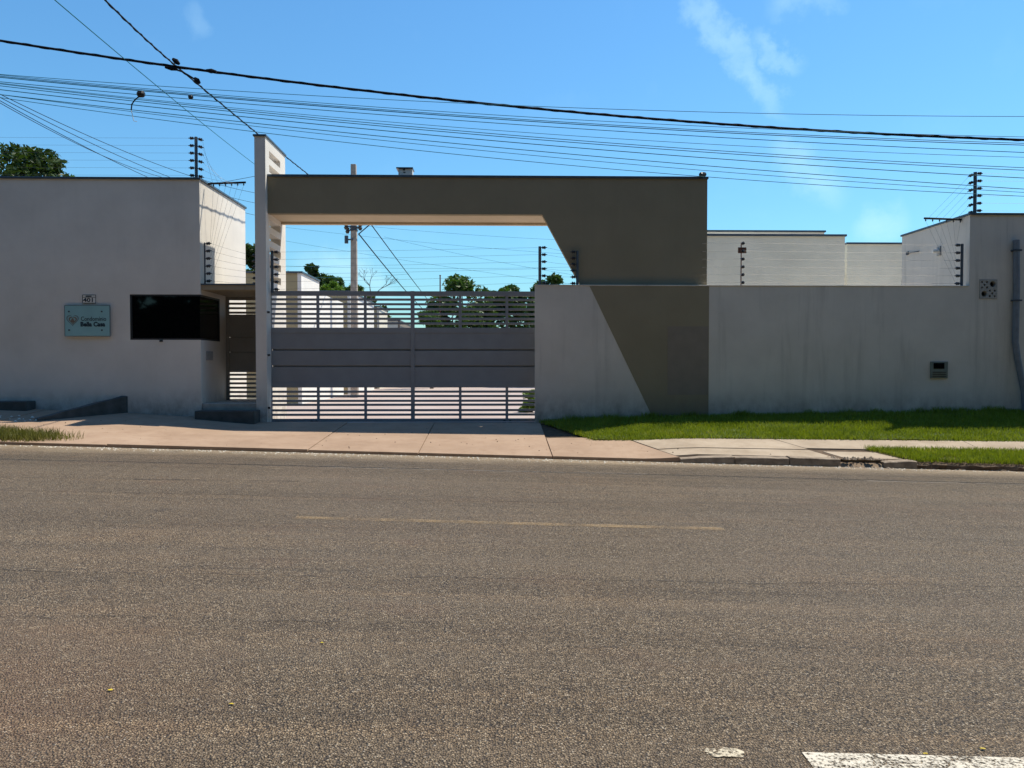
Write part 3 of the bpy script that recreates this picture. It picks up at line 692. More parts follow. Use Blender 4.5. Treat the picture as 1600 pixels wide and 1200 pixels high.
box('window', 'window_glass', mx, (m0 + .06, m1 - .08, YF - 0.036, YF - 0.031, mz0 + .20, mz1 - .03))
for k in range(3): box('louvre', 'black_metal', mx, (m0 + .04, m1 - .04, YF - 0.038, YF - 0.031, mz0 + .03 + .045 * k, mz0 + .045 + .045 * k))

# ------------------------------------------------------------------ house number and entrance sign
def text_mesh(name, s, size, x, y, z, mat, parent, bold=0.0, width=None):
    cu = bpy.data.curves.new(name, 'FONT'); cu.body = s; cu.size = size; cu.offset = bold; cu.extrude = 0.001; cu.align_x = 'LEFT'; cu.resolution_u = 3
    tmp = bpy.data.objects.new('tmp', cu); C.objects.link(tmp); bpy.context.view_layer.update()
    me_ = bpy.data.meshes.new_from_object(tmp.evaluated_get(bpy.context.evaluated_depsgraph_get())); bpy.data.objects.remove(tmp)
    co = np.array([v.co[:] for v in me_.vertices]); wd = co[:, 0].max() - co[:, 0].min(); sx = (width / wd) if width else 1
    x_min = co[:, 0].min()
    o_ = Vector(parent['_o'])
    for v in me_.vertices:
        c0 = v.co.copy(); v.co = (x + (c0.x - x_min) * sx - o_.x, y - c0.z - o_.y, z + c0.y - o_.z)
    me_.materials.clear(); me_.materials.append(M[mat])
    ob = bpy.data.objects.new(name, me_); C.objects.link(ob); ob.parent = parent; ob['_o'] = tuple(o_)
    return ob
np_ = thing('house_number_plate', 'small white house number plate reading 401 above the glass sign', 'sign', (X(140, YF), YF, Z(474, YF, 140)))
a0, a1, b0, b1 = X(129, YF, 467), X(150.5, YF, 467), Z(474.2, YF, 140), Z(460.5, YF, 140)
box('plate', 'plastic_white', np_, (a0, a1, YF - 0.012, YF - 0.001, b0, b1), 0.003)
MB().box(a0, a1, YF - .0145, YF - .0125, b0, b0 + .012).box(a0, a0 + .012, YF - .0145, YF - .0125, b0 + .012, b1).box(a1 - .012, a1, YF - .0145, YF - .0125, b0 + .012, b1)\
    .box(a0 + .012, a1 - .012, YF - .0145, YF - .0125, b1 - .012, b1).box(a0 + .012, a1 - .012, YF - .0145, YF - .0125, b1 - .058, b1 - .048).box(a0 + .07, a1 - .09, YF - .0145, YF - .0125, b1 - .042, b1 - .022).build('border', 'sign_ink', np_)
text_mesh('number', '401', 0.115, X(131.5, YF), YF - 0.0135, b0 + 0.032, 'sign_ink', np_, 0.003, width=0.20)
sn = thing('entrance_sign', 'pale teal glass sign reading Condomínio Bella Casa with heart logo', 'sign', (X(138, YF), YF, Z(525, YF, 138)))
s0, s1, t0, t1 = X(103.5, YF, 500), X(173, YF, 500), Z(525, YF, 138), Z(478, YF, 138)
box('plate', 'sign_glass', sn, (s0, s1, YF - 0.05, YF - 0.035, t0, t1), 0.004)
MB().box(s0 - .008, s1 + .008, YF - .053, YF - .030, t0 - .012, t0 - .001).box(s0 - .008, s1 + .008, YF - .053, YF - .030, t1 + .001, t1 + .012).box(s0 - .010, s0 - .001, YF - .053, YF - .030, t0 - .001, t1 + .001).box(s1 + .001, s1 + .010, YF - .053, YF - .030, t0 - .001, t1 + .001).build('edge', 'sign_grey', sn)
for u, v in ((111, 487), (162, 487), (111, 516), (162, 516)):
    MB().tube([(X(u, YF), YF - 0.062, Z(v, YF, 138)), (X(u, YF), YF - 0.001, Z(v, YF, 138))], 0.016, 10).build('standoff', 'dark_steel', sn)
text_mesh('lettering', 'Condomínio', 0.125, X(129.5, YF), YF - 0.0515, Z(501.5, YF, 138), 'sign_ink', sn, 0.001, width=0.51)
text_mesh('lettering', 'Bella Casa', 0.125, X(128.7, YF), YF - 0.0515, Z(510, YF, 138), 'sign_ink', sn, 0.006, width=0.50)
def heart(cx, cz, s, t, y, mat, name):
    mb = MB(); N = 40
    for k in range(N):
        a = 2 * math.pi * k / N
        hx = 16 * math.sin(a) ** 3 / 17; hz_ = (13 * math.cos(a) - 5 * math.cos(2*a) - 2 * math.cos(3*a) - math.cos(4*a)) / 17
        mb.v.append((cx + s * hx, y, cz + s * hz_)); mb.v.append((cx + (s - t) * hx, y, cz + (s - t) * hz_))
    mb.f = [(2*k, 2*((k+1) % N), 2*((k+1) % N)+1, 2*k+1) for k in range(N)]
    return mb.build(name, mat, sn)
hx_, hz_ = X(116.5, YF), Z(500, YF, 138)
heart(hx_, hz_, 0.135, 0.026, YF - 0.0515, 'sign_grey', 'logo_heart'); heart(hx_ + .004, hz_ - .005, 0.09, 0.03, YF - 0.0515, 'sign_brown', 'logo_heart')
MB().add([(hx_ - .035, YF - .0515, hz_ - .05), (hx_ + .035, YF - .0515, hz_ - .05), (hx_ + .035, YF - .0515, hz_), (hx_, YF - .0515, hz_ + .035), (hx_ - .035, YF - .0515, hz_)], [(0, 1, 2, 3, 4)]).build('logo_house', 'sign_brown', sn)

# ------------------------------------------------------------------ things on top of the portal
sl_ = thing('solar_lamp', 'boxy white solar lamp standing on top of the portal beam', 'lamp', (X(633, YB), YB + 0.3, bt))
ly = YB + 0.30
lz0, lz1 = bt - 0.06, Z(264, ly, 633)
MB().prism_x([(ly, lz0), (ly + 0.10, lz0), (ly + 0.16, lz1), (ly - 0.02, lz1)], X(623.5, ly), X(645.5, ly)).build('housing', 'plastic_white', sl_, bevel=0.006)
MB().box(X(620.5, ly), X(646.5, ly), ly - 0.05, ly + 0.28, lz1 + 0.001, lz1 + 0.025).build('solar_panel', 'solar_glass', sl_)
MB().tube([(X(632.7, ly), ly - 0.035, Z(266.3, ly)), (X(632.7, ly), ly, Z(266.3, ly))], 0.02, 12).build('sensor', 'black_metal', sl_)
box('switch', 'black_metal', sl_, (X(631.3, ly), X(634.6, ly), ly - 0.02, ly, Z(271.2, ly), Z(269.8, ly)))
cm_ = thing('security_camera', 'small dark security camera at right end of the portal top', 'camera', (X(1097, YB), YB, bt + 0.05))
cz_ = Z(273, YB, 1097)
MB().tube([(X(1097, YB), YB + 0.05, bt + 0.05), (X(1097, YB), YB + 0.05, cz_)], 0.018, 8).build('stand', 'black_metal', cm_)
MB().tube([(X(1101, YB), YB + 0.12, cz_ + 0.035), (X(1093, YB), YB - 0.06, cz_ - 0.01)], 0.05, 12).build('body', 'black_matte', cm_)
MB().tube([(X(1093, YB), YB - 0.0605, cz_ - 0.011), (X(1091, YB), YB - 0.09, cz_ - 0.02)], [0.045, 0.038], 12).build('lens', 'black_metal', cm_)

# ------------------------------------------------------------------ electric fence runs
def insulator_mesh():
    mb = MB(); prof = [(0.0, 0.008), (0.02, 0.010), (0.03, 0.030), (0.05, 0.030), (0.058, 0.018), (0.07, 0.034), (0.09, 0.034), (0.10, 0.012), (0.13, 0.008)]
    mb.tube([(d, 0, 0) for d, _ in prof], [r for _, r in prof], 8)
    me_ = bpy.data.meshes.new('insulator'); me_.from_pydata(mb.v, [], mb.f); me_.materials.append(M['insulator_black']); return me_
INS = insulator_mesh()
def fence(label, loc):
    return thing('electric_fence', label, 'electric fence', loc, 'electric fence runs')
def post(root, p0, p1, sides, n=6, w=0.028, mat='dark_steel', t0=0.08, t1=0.97, isc=1.0):
    """square post p0 > p1 with n bobbin insulators on each side direction; returns wire points for each side"""
    p0, p1 = Vector(p0), Vector(p1)
    pm = MB().tube([p0, p1], w * 1.2, 4).build('post', mat, root)
    res = []
    o_ = Vector(root['_o'])
    for sd in sides:
        sd = Vector(sd).normalized(); pts_ = []
        q = Vector((1, 0, 0)).rotation_difference(sd).to_euler()
        for k in range(n):
            b = p0.lerp(p1, t0 + (t1 - t0) * k / (n - 1)) + sd * (w * 0.9)
            io = bpy.data.objects.new('insulator', INS); C.objects.link(io); io.parent = pm; io.location = b - o_; io.rotation_euler = q; io.scale = (isc, isc, isc)
            pts_.append(b + sd * 0.10 * isc)
        res.append(pts_)
    return res
def wires(root, A, B, r=0.0018, sag=0.01):
    for a, b in zip(A, B):
        a, b = Vector(a), Vector(b)
        MB().tube([a, (a + b) / 2 - Vector((0, 0, sag)), b], r, 4, cap=False).build('wire', 'wire_steel', root)
# gatehouse roof
px_ = X(306.5, YF + 0.08, 246); pz0, pz1 = zt + 0.04, Z(214, YF + .08, 306)
ef = fence('electric fence on the gatehouse roof, post with insulators both sides', (px_, YF + .08, zt))
L_, R_ = post(ef, (px_, YF + .08, pz0), (px_, YF + .08, pz1), [(-1, 0, 0), (1, 0.15, -0.25)])
wires(ef, L_, [Vector((-14, YF + .08, p.z)) for p in L_])
H_b = [(X(325, 16.3, 285), 16.3, Z(287, 16.3, 325)), (X(384, 16.3, 285), 16.3, Z(285, 16.3, 384))]
(hb,) = post(ef, H_b[0], H_b[1], [(0, -0.2, -1)], n=6, w=0.018, t0=0.15, t1=0.95, isc=0.45, mat='black_matte')
wires(ef, R_, hb[::-1])
# canopy run
ef2 = fence('electric fence above the entrance canopy between gatehouse and fin', (xr, YF + .15, cz1))
pA = X(320, YF + .12, 410)
(A_,) = post(ef2, (pA, YF + .12, cz1), (pA, YF + .12, Z(379, YF + .12, 320)), [(1, 0, 0.1)], w=0.014)
(B_,) = post(ef2, (xc0 - 0.06, YF + .4, cz1), (xc0 - 0.06, YF + .4, Z(398, YF + .4, 395)), [(-1, 0, 0)], n=6, w=0.012, mat='wire_steel')
wires(ef2, A_, B_); wires(ef2, hb, A_[::-1], 0.0018, 0.0)
# over the gate
ef3 = fence('electric fence crossing above the sliding gate between fin and wall end', (xc1, 16.25, 2.9))
pB = xc1 + 0.06
(A_,) = post(ef3, (pB, 16.22, Z(458, 16.22)), (pB, 16.22, Z(393, 16.22)), [(1, 0, 0)], w=0.026)
pC = X(843.5, YF + .06, 415)
(B_,) = post(ef3, (pC, YF + .06, ptop), (pC, YF + .06, Z(385, YF + .06, 843)), [(1, 0, 0)], w=0.026)
wires(ef3, A_, [p - Vector((0.16, 0, 0)) for p in B_], 0.002)
pD = X(902, YF + .06, 420)
(D_,) = post(ef3, (pD, YF + .06, ptop), (pD, YF + .06, Z(392, YF + .06, 902)), [(-1, 0, 0)], w=0.022)
wires(ef3, B_, D_)
# right wall
ef4 = fence('electric fence along the right wall, rusty post with small warning plate', (X(1158, YF + .06), YF + .06, ptop))
pE = X(1158, YF + .06, 410); zE = Z(379, YF + .06, 1158)
(E_,) = post(ef4, (pE, YF + .06, ptop), (pE, YF + .06, zE), [(0.15, -1, 0)], w=0.010, mat='rust_red')
box('warning_plate', 'rust_red', ef4, (X(1152, YF), X(1165, YF), YF + .0, YF + .012, Z(395.5, YF, 1158), Z(386.5, YF, 1158)))
pF = X(1503, YF + .06, 410)
(F_,) = post(ef4, (pF, YF + .06, ptop), (pF, YF + .06, Z(381, YF + .06, 1503)), [(-1, 0, 0)], w=0.028)
wires(ef4, E_, F_, 0.0018, 0.015); wires(ef4, E_, [Vector((X(1095, YF), YF + .06, p.z)) for p in E_], 0.0018, 0)
# right building roof
pG = X(1523.5, YF + .08, 300)
ef5 = fence('electric fence on the right building roof, tall post with insulators', (pG, YF + .08, rz))
L5, R5 = post(ef5, (pG, YF + .08, rz + .04), (pG, YF + .08, Z(269, YF + .08, 1523)), [(-1, 0.15, -0.45), (1, 0, 0)], w=0.034)
wires(ef5, R5, [Vector((16, YF + .08, p.z)) for p in R5])
(h5,) = post(ef5, (X(1511, 16.3), 16.3, Z(343.5, 16.3, 1511)), (X(1441, 16.3), 16.3, Z(341, 16.3, 1441)), [(0, -0.2, -1)], w=0.018, t0=0.2, t1=0.97, isc=0.45, mat='black_matte')
wires(ef5, h5, F_[::-1], 0.0018, 0); wires(ef5, L5, h5, 0.0018, 0)

# ------------------------------------------------------------------ overhead cables
def cable(name, label, mat, pts_px, Y, r, ext=(-260, 1900), dY=0.0, group=None, n=48):
    P = [at(u, v, Y) for u, v in pts_px]
    deg = min(2, len(P) - 1)
    co = np.polyfit([p.x for p in P], [p.z for p in P], deg)
    x0, x1 = X(ext[0], Y, 150), X(ext[1], Y, 200)
    pts_ = [(x, Y + dY * (x / 9), float(np.polyval(co, x))) for x in lin(x0, x1, n)]
    o = MB().tube(pts_, r, 6, cap=True).build(name, mat, None, smooth=True, org=pts_[0])
    return tag(o, label, 'cable', group)
main = cable('power_cable', 'thick black twisted power cable crossing the whole sky', 'cable_black', [(0, 63), (270, 104), (500, 134), (750, 161), (1100, 191), (1600, 219)], 12.7, 0.020)
# twisted look: a second strand wound round the first
me_ = main.data
P0 = [at(u, v, 12.7) for u, v in [(0, 63), (270, 104), (500, 134), (750, 161), (1100, 191), (1600, 219)]]
co = np.polyfit([p.x for p in P0], [p.z for p in P0], 2); st_pts = []
for i in range(700):
    x = X(-260, 12.7, 150) + (X(1900, 12.7, 200) - X(-260, 12.7, 150)) * i / 699; a = x / 0.55 * 2 * math.pi
    st_pts.append((x, 12.7 + 0.012 * math.cos(a), float(np.polyval(co, x)) + 0.012 * math.sin(a)))
o_ = main['_o']; sb = MB().tube(st_pts, 0.014, 5); st2 = sb.build('strand', 'cable_black', main)
W = [[(0,115),(500,153),(1100,172),(1600,183)], [(0,117),(500,161),(1100,197),(1600,214)], [(0,119),(500,164),(1100,203),(1600,224)], [(0,120.5),(500,166.5),(1100,205),(1600,227)],
     [(0,128),(500,171),(1100,214),(1600,238)], [(0,129.5),(500,182),(1100,224),(1600,246)], [(0,131),(500,184.5),(1100,234),(1600,262)], [(0,134),(500,188),(1100,237.5),(1600,266)],
     [(0,139),(500,197),(1100,244),(1600,279)], [(0,147),(500,205),(1100,257),(1600,296)], [(0,148.5),(500,207),(1100,268),(1600,300)], [(0,152),(500,219),(1100,275),(1600,307)]]
ordn = ['topmost', 'second from top', 'third from top', 'fourth from top', 'fifth from top', 'sixth from top', 'seventh from top', 'fifth from bottom', 'fourth from bottom', 'third from bottom', 'second from bottom', 'lowest']
for k, w_ in enumerate(W):
    cable('telecom_wire', 'thin teal telecom wire over the street, %s of the long bundle' % ordn[k], 'cable_teal', w_, 12.45 + 0.05 * k, [0.0045, 0.0045, 0.0055, 0.007, 0.0055, 0.004, 0.0055, 0.006, 0.0065, 0.006, 0.0045, 0.005][k], group='telecom wires over the street')
def span(name, label, mat, a, b, r, sag=0.1, n=24, group=None, strand=0):
    a, b = Vector(a), Vector(b)
    f_ = lambda t: a.lerp(b, t) - Vector((0, 0, 4 * sag * t * (1 - t)))
    o = MB().tube([f_(i / (n - 1)) for i in range(n)], r, 6).build(name, mat, None, smooth=True, org=tuple(a))
    if strand:
        L = (b - a).length; d = (b - a).normalized(); s1_ = d.cross(Vector((0, 0, 1))).normalized(); s2_ = s1_.cross(d)
        m = int(L / 0.06)
        MB().tube([f_(i / m) + s1_ * strand * math.cos(i * .75) + s2_ * strand * math.sin(i * .75) for i in range(m + 1)], r * .7, 5).build('strand', mat, o)
    return tag(o, label, 'cable', group)
POLE = Vector((X(554, 28.8), 28.8, 0.33))
ptA = at(275, 103, 12.7); ptN = at(150, -12, 8.5)
ptB = Vector((POLE.x, 28.7, Z(326, 28.7, 553)))
d1 = (ptA - ptB).normalized()
span('service_cable', 'twisted service cable running from street line down past fin to inner pole', 'cable_black', ptA + Vector((0, 0, 0.0)), ptB, 0.012, 0.06, 40, strand=0.013)
span('service_cable', 'twisted service cable coming from above, top left, to the cable junction', 'cable_black', at(160, -4, 9.2), ptA, 0.011, 0.02, 24, strand=0.011)
span('drop_wire', 'thin single wire crossing upper left sky down toward the white fin', 'cable_teal', at(60, -22, 10.0), at(405, 262, 22.0), 0.0075, 0.05)
for k, (e, lab) in enumerate((((430, 306), 'upper'), ((430, 322), 'second'), ((432, 342), 'third'), ((330, 288), 'lowest'))):
    span('drop_wire', 'thin black drop wire descending behind gatehouse roof corner, %s of four' % lab, 'cable_black', at(-60, 117 + 3 * k, 12.6), at(e[0], e[1], 27.0 + k), 0.006, 0.34 + 0.03 * k, group='drop wires over the gatehouse')
span('drop_wire', 'short thin wire between the roof bracket and the white fin', 'cable_black', at(326, 289, 16.3), at(400, 275, 16.9), 0.005, 0.0)
# junction fittings
jn = thing('cable_junction', 'black splice clamps where the service cable meets the thick power cable', 'cable junction', tuple(ptA))
for (u, v), (du, dv), r_ in (((275, 96), (5, 4), .045), ((268, 107), (10, 2), .035), ((330, 111), (8, 1), .04), ((308, 126), (4, 4), .045)):
    MB().tube([at(u - du, v - dv, 12.66), at(u, v, 12.66), at(u + du, v + dv, 12.66)], [r_ * .5, r_, r_ * .5], 8).build('clamp', 'cable_black', jn)
MB().tube([at(262, 105, 12.68), at(285, 112, 12.66), at(300, 121, 12.66), at(309, 127, 12.66)], 0.014, 6).build('jumper', 'cable_black', jn)
sp = thing('splice_box', 'black splice box with loose hanging tail on telecom bundle, upper left', 'splice box', tuple(at(220, 147, 12.5)))
b_ = at(220, 147, 12.5); MB().tube([b_ + Vector((-.055, 0, .0)), b_ + Vector((-.03, 0, .0)), b_ + Vector((.03, 0, 0)), b_ + Vector((.06, 0, 0))], [.03, .055, .055, .03], 8).build('box', 'black_rubber', sp)
MB().tube([at(218, 150, 12.5), at(210, 157, 12.48), at(206, 163, 12.48), at(205, 172, 12.48)], 0.010, 6).build('tail', 'cable_black', sp)
MB().tube([at(205, 172, 12.48), at(207, 180, 12.48), at(209, 189, 12.48), at(214, 190, 12.48)], 0.005, 6).build('tail', 'plastic_white', sp)
sp2 = thing('splice_box', 'small black splice box on telecom bundle, right of the one with a tail', 'splice box', tuple(at(298, 151, 12.5)))
b_ = at(298, 151.5, 12.5); MB().tube([b_ + Vector((-.035, 0, .0)), b_ + Vector((-.02, 0, 0)), b_ + Vector((.02, 0, 0)), b_ + Vector((.035, 0, 0))], [.02, .035, .035, .02], 8).build('box', 'black_rubber', sp2)

# ------------------------------------------------------------------ utility pole inside and its lines
up = thing('utility_pole', 'tall concrete utility pole standing inside behind the sliding gate', 'utility pole', tuple(POLE))
ptz = Z(257, 28.8, 553)
mb = MB(); w0, w1 = 0.135, 0.095
mb.add([(POLE.x - w0, 28.8 - w0, .3), (POLE.x + w0, 28.8 - w0, .3), (POLE.x + w0, 28.8 + w0, .3), (POLE.x - w0, 28.8 + w0, .3),
        (POLE.x - w1, 28.8 - w1, ptz), (POLE.x + w1, 28.8 - w1, ptz), (POLE.x + w1, 28.8 + w1, ptz), (POLE.x - w1, 28.8 + w1, ptz)],
       [(0,3,2,1),(4,5,6,7),(0,1,5,4),(1,2,6,5),(2,3,7,6),(3,0,4,7)]).build('shaft', 'pole_concrete', up, bevel=0.02)
for v in (354, 358):
    z = Z(v, 28.6, 553); box('band', 'dark_steel', up, (POLE.x - .13, POLE.x + .13, 28.66, 28.94, z - .03, z + .03))
for v, dx in ((353, -.27), (359, -.22), (354, .25)):
    z = Z(v, 28.6, 553); MB().tube([(POLE.x + dx, 28.7, z - .12), (POLE.x + dx, 28.7, z - .03), (POLE.x + dx, 28.7, z), (POLE.x + dx, 28.7, z + .09)], [.05, .085, .05, .085], 8).build('insulator', 'insulator_black', up)
    MB().tube([(POLE.x, 28.7, z), (POLE.x + dx, 28.7, z)], .025, 6).build('bracket', 'dark_steel', up)
z = Z(374, 28.6, 553)
MB().tube([(POLE.x - .25, 28.65, z - .14), (POLE.x - .25, 28.65, z + .14)], .07, 10).build('fuse_box', 'dark_steel', up); MB().tube([(POLE.x, 28.65, z), (POLE.x - .25, 28.65, z)], .03, 6).build('bracket', 'dark_steel', up)
span('service_cable', 'dark cable falling from the inner pole right down toward distant trees', 'cable_black', at(561, 366, 28.7), at(668, 490, 62), 0.024, 0.15)
span('service_cable', 'dark cable steeply falling right of inner pole from the beam underside', 'cable_black', at(561, 325, 28.7), at(690, 495, 75), 0.022, 0.1)
span('service_cable', 'short cable rising from the inner pole up behind the beam', 'cable_black', at(560, 366, 28.7), at(600, 332, 26), 0.02, 0.0)
far_w = [((420, 352), (900, 398)), ((420, 372), (960, 452)), ((560, 352), (960, 378)), ((600, 370), (900, 430)), ((430, 415), (900, 417)), ((420, 432), (640, 428))]
pos_w = ['highest of the low set', 'long descending one', 'just below the soffit', 'descending above the trees', 'level one in the middle', 'level one over row houses']
for (a, b), pw_ in zip(far_w, pos_w):
    span('distant_wire', 'hair thin far wire seen through gate opening, %s' % pw_, 'cable_teal', at(*a, 52), at(*b, 52), 0.008, 0.15, group='far wires behind the gate')

# ------------------------------------------------------------------ houses behind
def house(label, x0, x1, y0, y1, z1, mat, side_mat=None, front_wins=(), step=None, grp=None):
    h = thing('row_house', label, 'house', ((x0 + x1) / 2, y0, 0.33), grp)
    if side_mat:
        MB().box(x0, x1 - 0.12, y0, y1, 0.3, z1 - 0.06).build('wall', mat, h)
        MB().box(x1 - 0.119, x1, y0 - 0.03, y1, 0.3, z1 - 0.06).build('side_wall', side_mat, h)
    else: MB().box(x0, x1, y0, y1, 0.3, z1 - 0.06).build('wall', mat, h)
    MB().box(x0 - .04, x1 + .04, y0 - .05, y0 + .16, z1 - .058, z1).box(x0 - .04, x0 + .14, y0 + .16, y1, z1 - .058, z1).box(x1 - .14, x1 + .04, y0 + .16, y1, z1 - .058, z1).build('coping', 'flashing', h)
    for (a, b, c, d) in front_wins:
        f_ = MB().box(a, b, y0 - .02, y0 + .03, c, d).build('window', 'window_glass', h); MB().box(a - .05, b + .05, y0 - .035, y0 - .001, c - .06, c).box(a - .05, b + .05, y0 - .035, y0 - .001, d, d + .05).build('frame', 'plastic_white', f_)
    return h
ROW = 'row houses behind the gate'
house('nearest beige row house just behind the white fin', -15, X(472, 24), 24, 26.4, Z(424, 24, 460), 'house_beige', 'house_white', [(-7.6, -6.9, 1.4, 2.6)], grp=ROW)
MB().box(-15, X(472, 24) - .01, 26.41, 30.6, .3, 4.0).build('rear_wing', 'house_white', bpy.data.objects['row_house'])
for v_ in bpy.data.objects['row_house'].children:
    if v_.name.startswith('rear_wing'): v_.location = (0, 0, 0)
house('second row house, beige front and white side, left of inner pole', -15, X(548, 32), 32, 38.2, Z(454, 32, 530), 'house_beige', 'house_white', [(-7.6, -6.9, 1.4, 2.6)], grp=ROW)
house('third row house, beige, right of inner pole', -15, X(593, 40), 40, 43, Z(478, 40, 585), 'house_beige', 'house_cream', grp=ROW)
house('small farthest row house of cream and brown, right of the third', -15, X(625, 50), 50, 58, Z(500, 50, 610), 'house_cream', 'sign_brown', grp=ROW)
house('cream house behind right wall, nearest the portal', X(1060, 23), X(1320, 23, 400), 23, 26.2, Z(366, 23, 1200), 'house_cream')
house('cream house behind, its parapet rising just above the nearer one', X(1060, 26.6), X(1288, 26.6, 365), 26.6, 32, Z(360, 26.6, 1200), 'house_white')
house('lower cream house block beside the right building side face', X(1322, 26.5), X(1470, 26.5, 400), 26.5, 33, Z(379, 26.5, 1360), 'house_cream')
# boundary wall at the end of the inner street
bwl = thing('rear_boundary_wall', 'low white boundary wall far behind gate at end of the inner street', 'wall', (0, 60, .33))
MB().box(-8, 14, 60, 60.2, 0.3, 2.6).build('wall', 'house_white', bwl); MB().box(-8, 14, 59.96, 60.24, 2.602, 2.66).build('coping', 'flashing', bwl)

# ------------------------------------------------------------------ trees
def tree(name, label, base, h, crown, mat, n_leaf, leaf, seed, trunk_r=0.18, clumps=26, group=None, bark='bark', top_only=0.0, cat='tree'):
    """crown: (rx, ry, rz, zc) ellipsoid of leaf clumps around limbs"""
    r_ = random.Random(seed); g_ = np.random.default_rng(seed)
    bx_, by_, bz_ = base; t = thing(name, label, cat, base, group)
    rx, ry, rz_, zc = crown
    cs = []
    for k in range(clumps):
        while True:
            p = Vector((r_.uniform(-1, 1), r_.uniform(-1, 1), r_.uniform(-1, 1)))
            if 0.35 < p.length < 1.0: break
        if p.length < 0.6: p = p.normalized() * r_.uniform(0.6, 1.12)
        cs.append(Vector((bx_ + p.x * rx, by_ + p.y * ry, zc + p.z * rz_)))
    fork = Vector((bx_, by_, bz_ + (zc - rz_ * .55 - bz_) * 0.9))
    tb = MB().tube([(bx_, by_, bz_ - .1), (bx_ + .05, by_, bz_ + .3), tuple(bx_v for bx_v in (bx_ + .08, by_ + .04, (bz_ + fork.z) / 2)), tuple(fork)], [trunk_r * 1.4, trunk_r, trunk_r * .85, trunk_r * .7], 8)
    for k in range(0, clumps, 3):
        c = cs[k]; m1 = fork.lerp(c, .5) + Vector((r_.uniform(-.2, .2), r_.uniform(-.2, .2), .25))
        tb.tube([tuple(fork), tuple(m1), tuple(c)], [trunk_r * .5, trunk_r * .28, trunk_r * .08], 5)
    tb.build('trunk', bark, t)
    per = n_leaf // clumps; V = []
    for c in cs:
        s_ = r_.uniform(.2, .44) * (rx + ry + rz_) / 3
        d = g_.normal(0, 1, (per, 3)); d /= np.linalg.norm(d, axis=1)[:, None]; rad = g_.uniform(.35, 1, per)[:, None] ** .5
        V.append(np.array(c) + d * rad * s_ * np.array([1.1, 1.1, .8]))
    P = np.concatenate(V); N = len(P)
    nrm = g_.normal(0, 1, (N, 3)) + np.array([0, 0, .8]); nrm /= np.linalg.norm(nrm, axis=1)[:, None]
    tmp = g_.normal(0, 1, (N, 3)); a = np.cross(nrm, tmp); a /= np.linalg.norm(a, axis=1)[:, None]; b = np.cross(nrm, a)
    L = (leaf * g_.uniform(.6, 1.3, N))[:, None]
    Q = np.stack([P - a * L, P + b * L * .42 + nrm * L * .1, P + a * L, P - b * L * .42 + nrm * L * .1], 1)
    me = bpy.data.meshes.new('crown'); me.from_pydata((Q.reshape(-1, 3) - np.array(base)).tolist(), [], np.arange(4 * N).reshape(N, 4).tolist()); me.materials.append(M[mat])
    o = bpy.data.objects.new('crown', me); C.objects.link(o); o.parent = t
    return t
def px_tree(name, label, u0, u1, vtop, vbot, Y, mat, n_leaf, leaf, seed, **k):
    xa, xb = X(u0, Y), X(u1, Y); z1, z0 = Z(vtop, Y), Z(vbot, Y); rx = (xb - xa) / 2 * .82; rz_ = (z1 - z0) / 2 * .84
    return tree(name, label, ((xa + xb) / 2, Y, .3), z1, (rx, rx * .8, rz_, (z0 + z1) / 2), mat, n_leaf, leaf, seed, **k)
px_tree('mango_tree', 'dense dark green tree rising behind gatehouse roof at far left', -100, 134, 206, 470, 27, 'leaf_dark', 16000, 0.13, 3, clumps=60, trunk_r=.25)
px_tree('bush_tree', 'small bright green treetop just right of the dark tree, above roof', 96, 146, 263, 420, 30, 'leaf_light', 3000, 0.13, 4, clumps=18)
px_tree('dense_tree', 'dark tree glimpsed in gap between gatehouse and fin', 362, 440, 372, 520, 52, 'leaf_dark', 6000, 0.2, 5, clumps=26)
GR = 'trees beyond the gate'
for k, (u0, u1, vt, vb_, Y, mt, lab) in enumerate((
        (432, 482, 421, 540, 80, 'leaf_dark', 'dark hillside tree behind the beige house, leftmost of the hill trees'),
        (462, 518, 420, 540, 76, 'leaf_dark', 'dark hillside tree, highest of the hill trees behind row houses'),
        (492, 545, 429, 540, 72, 'leaf_mid', 'dark green hillside tree left of the inner pole, middle of the slope'),
        (522, 560, 441, 530, 66, 'leaf_mid', 'lower green tree crown touching the left side of inner pole'),
        (500, 530, 440, 520, 60, 'leaf_light', 'lighter green shrub crown in front of the hill trees'))):
    px_tree('hill_tree', lab, u0 - 6, u1 + 8, vt - 6, vb_, Y, mt, 8000, 0.26, 20 + k, clumps=34, group=GR)
px_tree('bushy_tree', 'dark bushy tree top just right of the inner pole, above gate', 566, 604, 446, 560, 58, 'leaf_dark', 4500, 0.2, 31, clumps=22, group=GR)
px_tree('broadleaf_tree', 'loose broad leaved tree above the gate, left one of the large trees', 664, 775, 424, 600, 45, 'leaf_mid', 8000, 0.19, 32, clumps=46, group=GR)
px_tree('broadleaf_tree', 'lighter green tree above the gate, middle one of the large trees', 742, 838, 436, 600, 47, 'leaf_mid', 7000, 0.19, 33, clumps=36, group=GR)
px_tree('broadleaf_tree', 'green tree behind the wall end under slanted leg, right of large trees', 812, 915, 418, 600, 44, 'leaf_mid', 7500, 0.19, 34, clumps=32, group=GR)
px_tree('garden_shrub', 'low loose shrub seen through upper gate slats, left of the large trees', 648, 700, 470, 600, 40, 'leaf_mid', 2500, 0.13, 35, clumps=16, trunk_r=.08, cat='shrub')
px_tree('garden_shrub', 'small yellow green shrub at foot of gate by the wall end', 812, 842, 602, 668, 19.5, 'leaf_light', 2500, 0.06, 36, clumps=14, trunk_r=.03, cat='shrub')
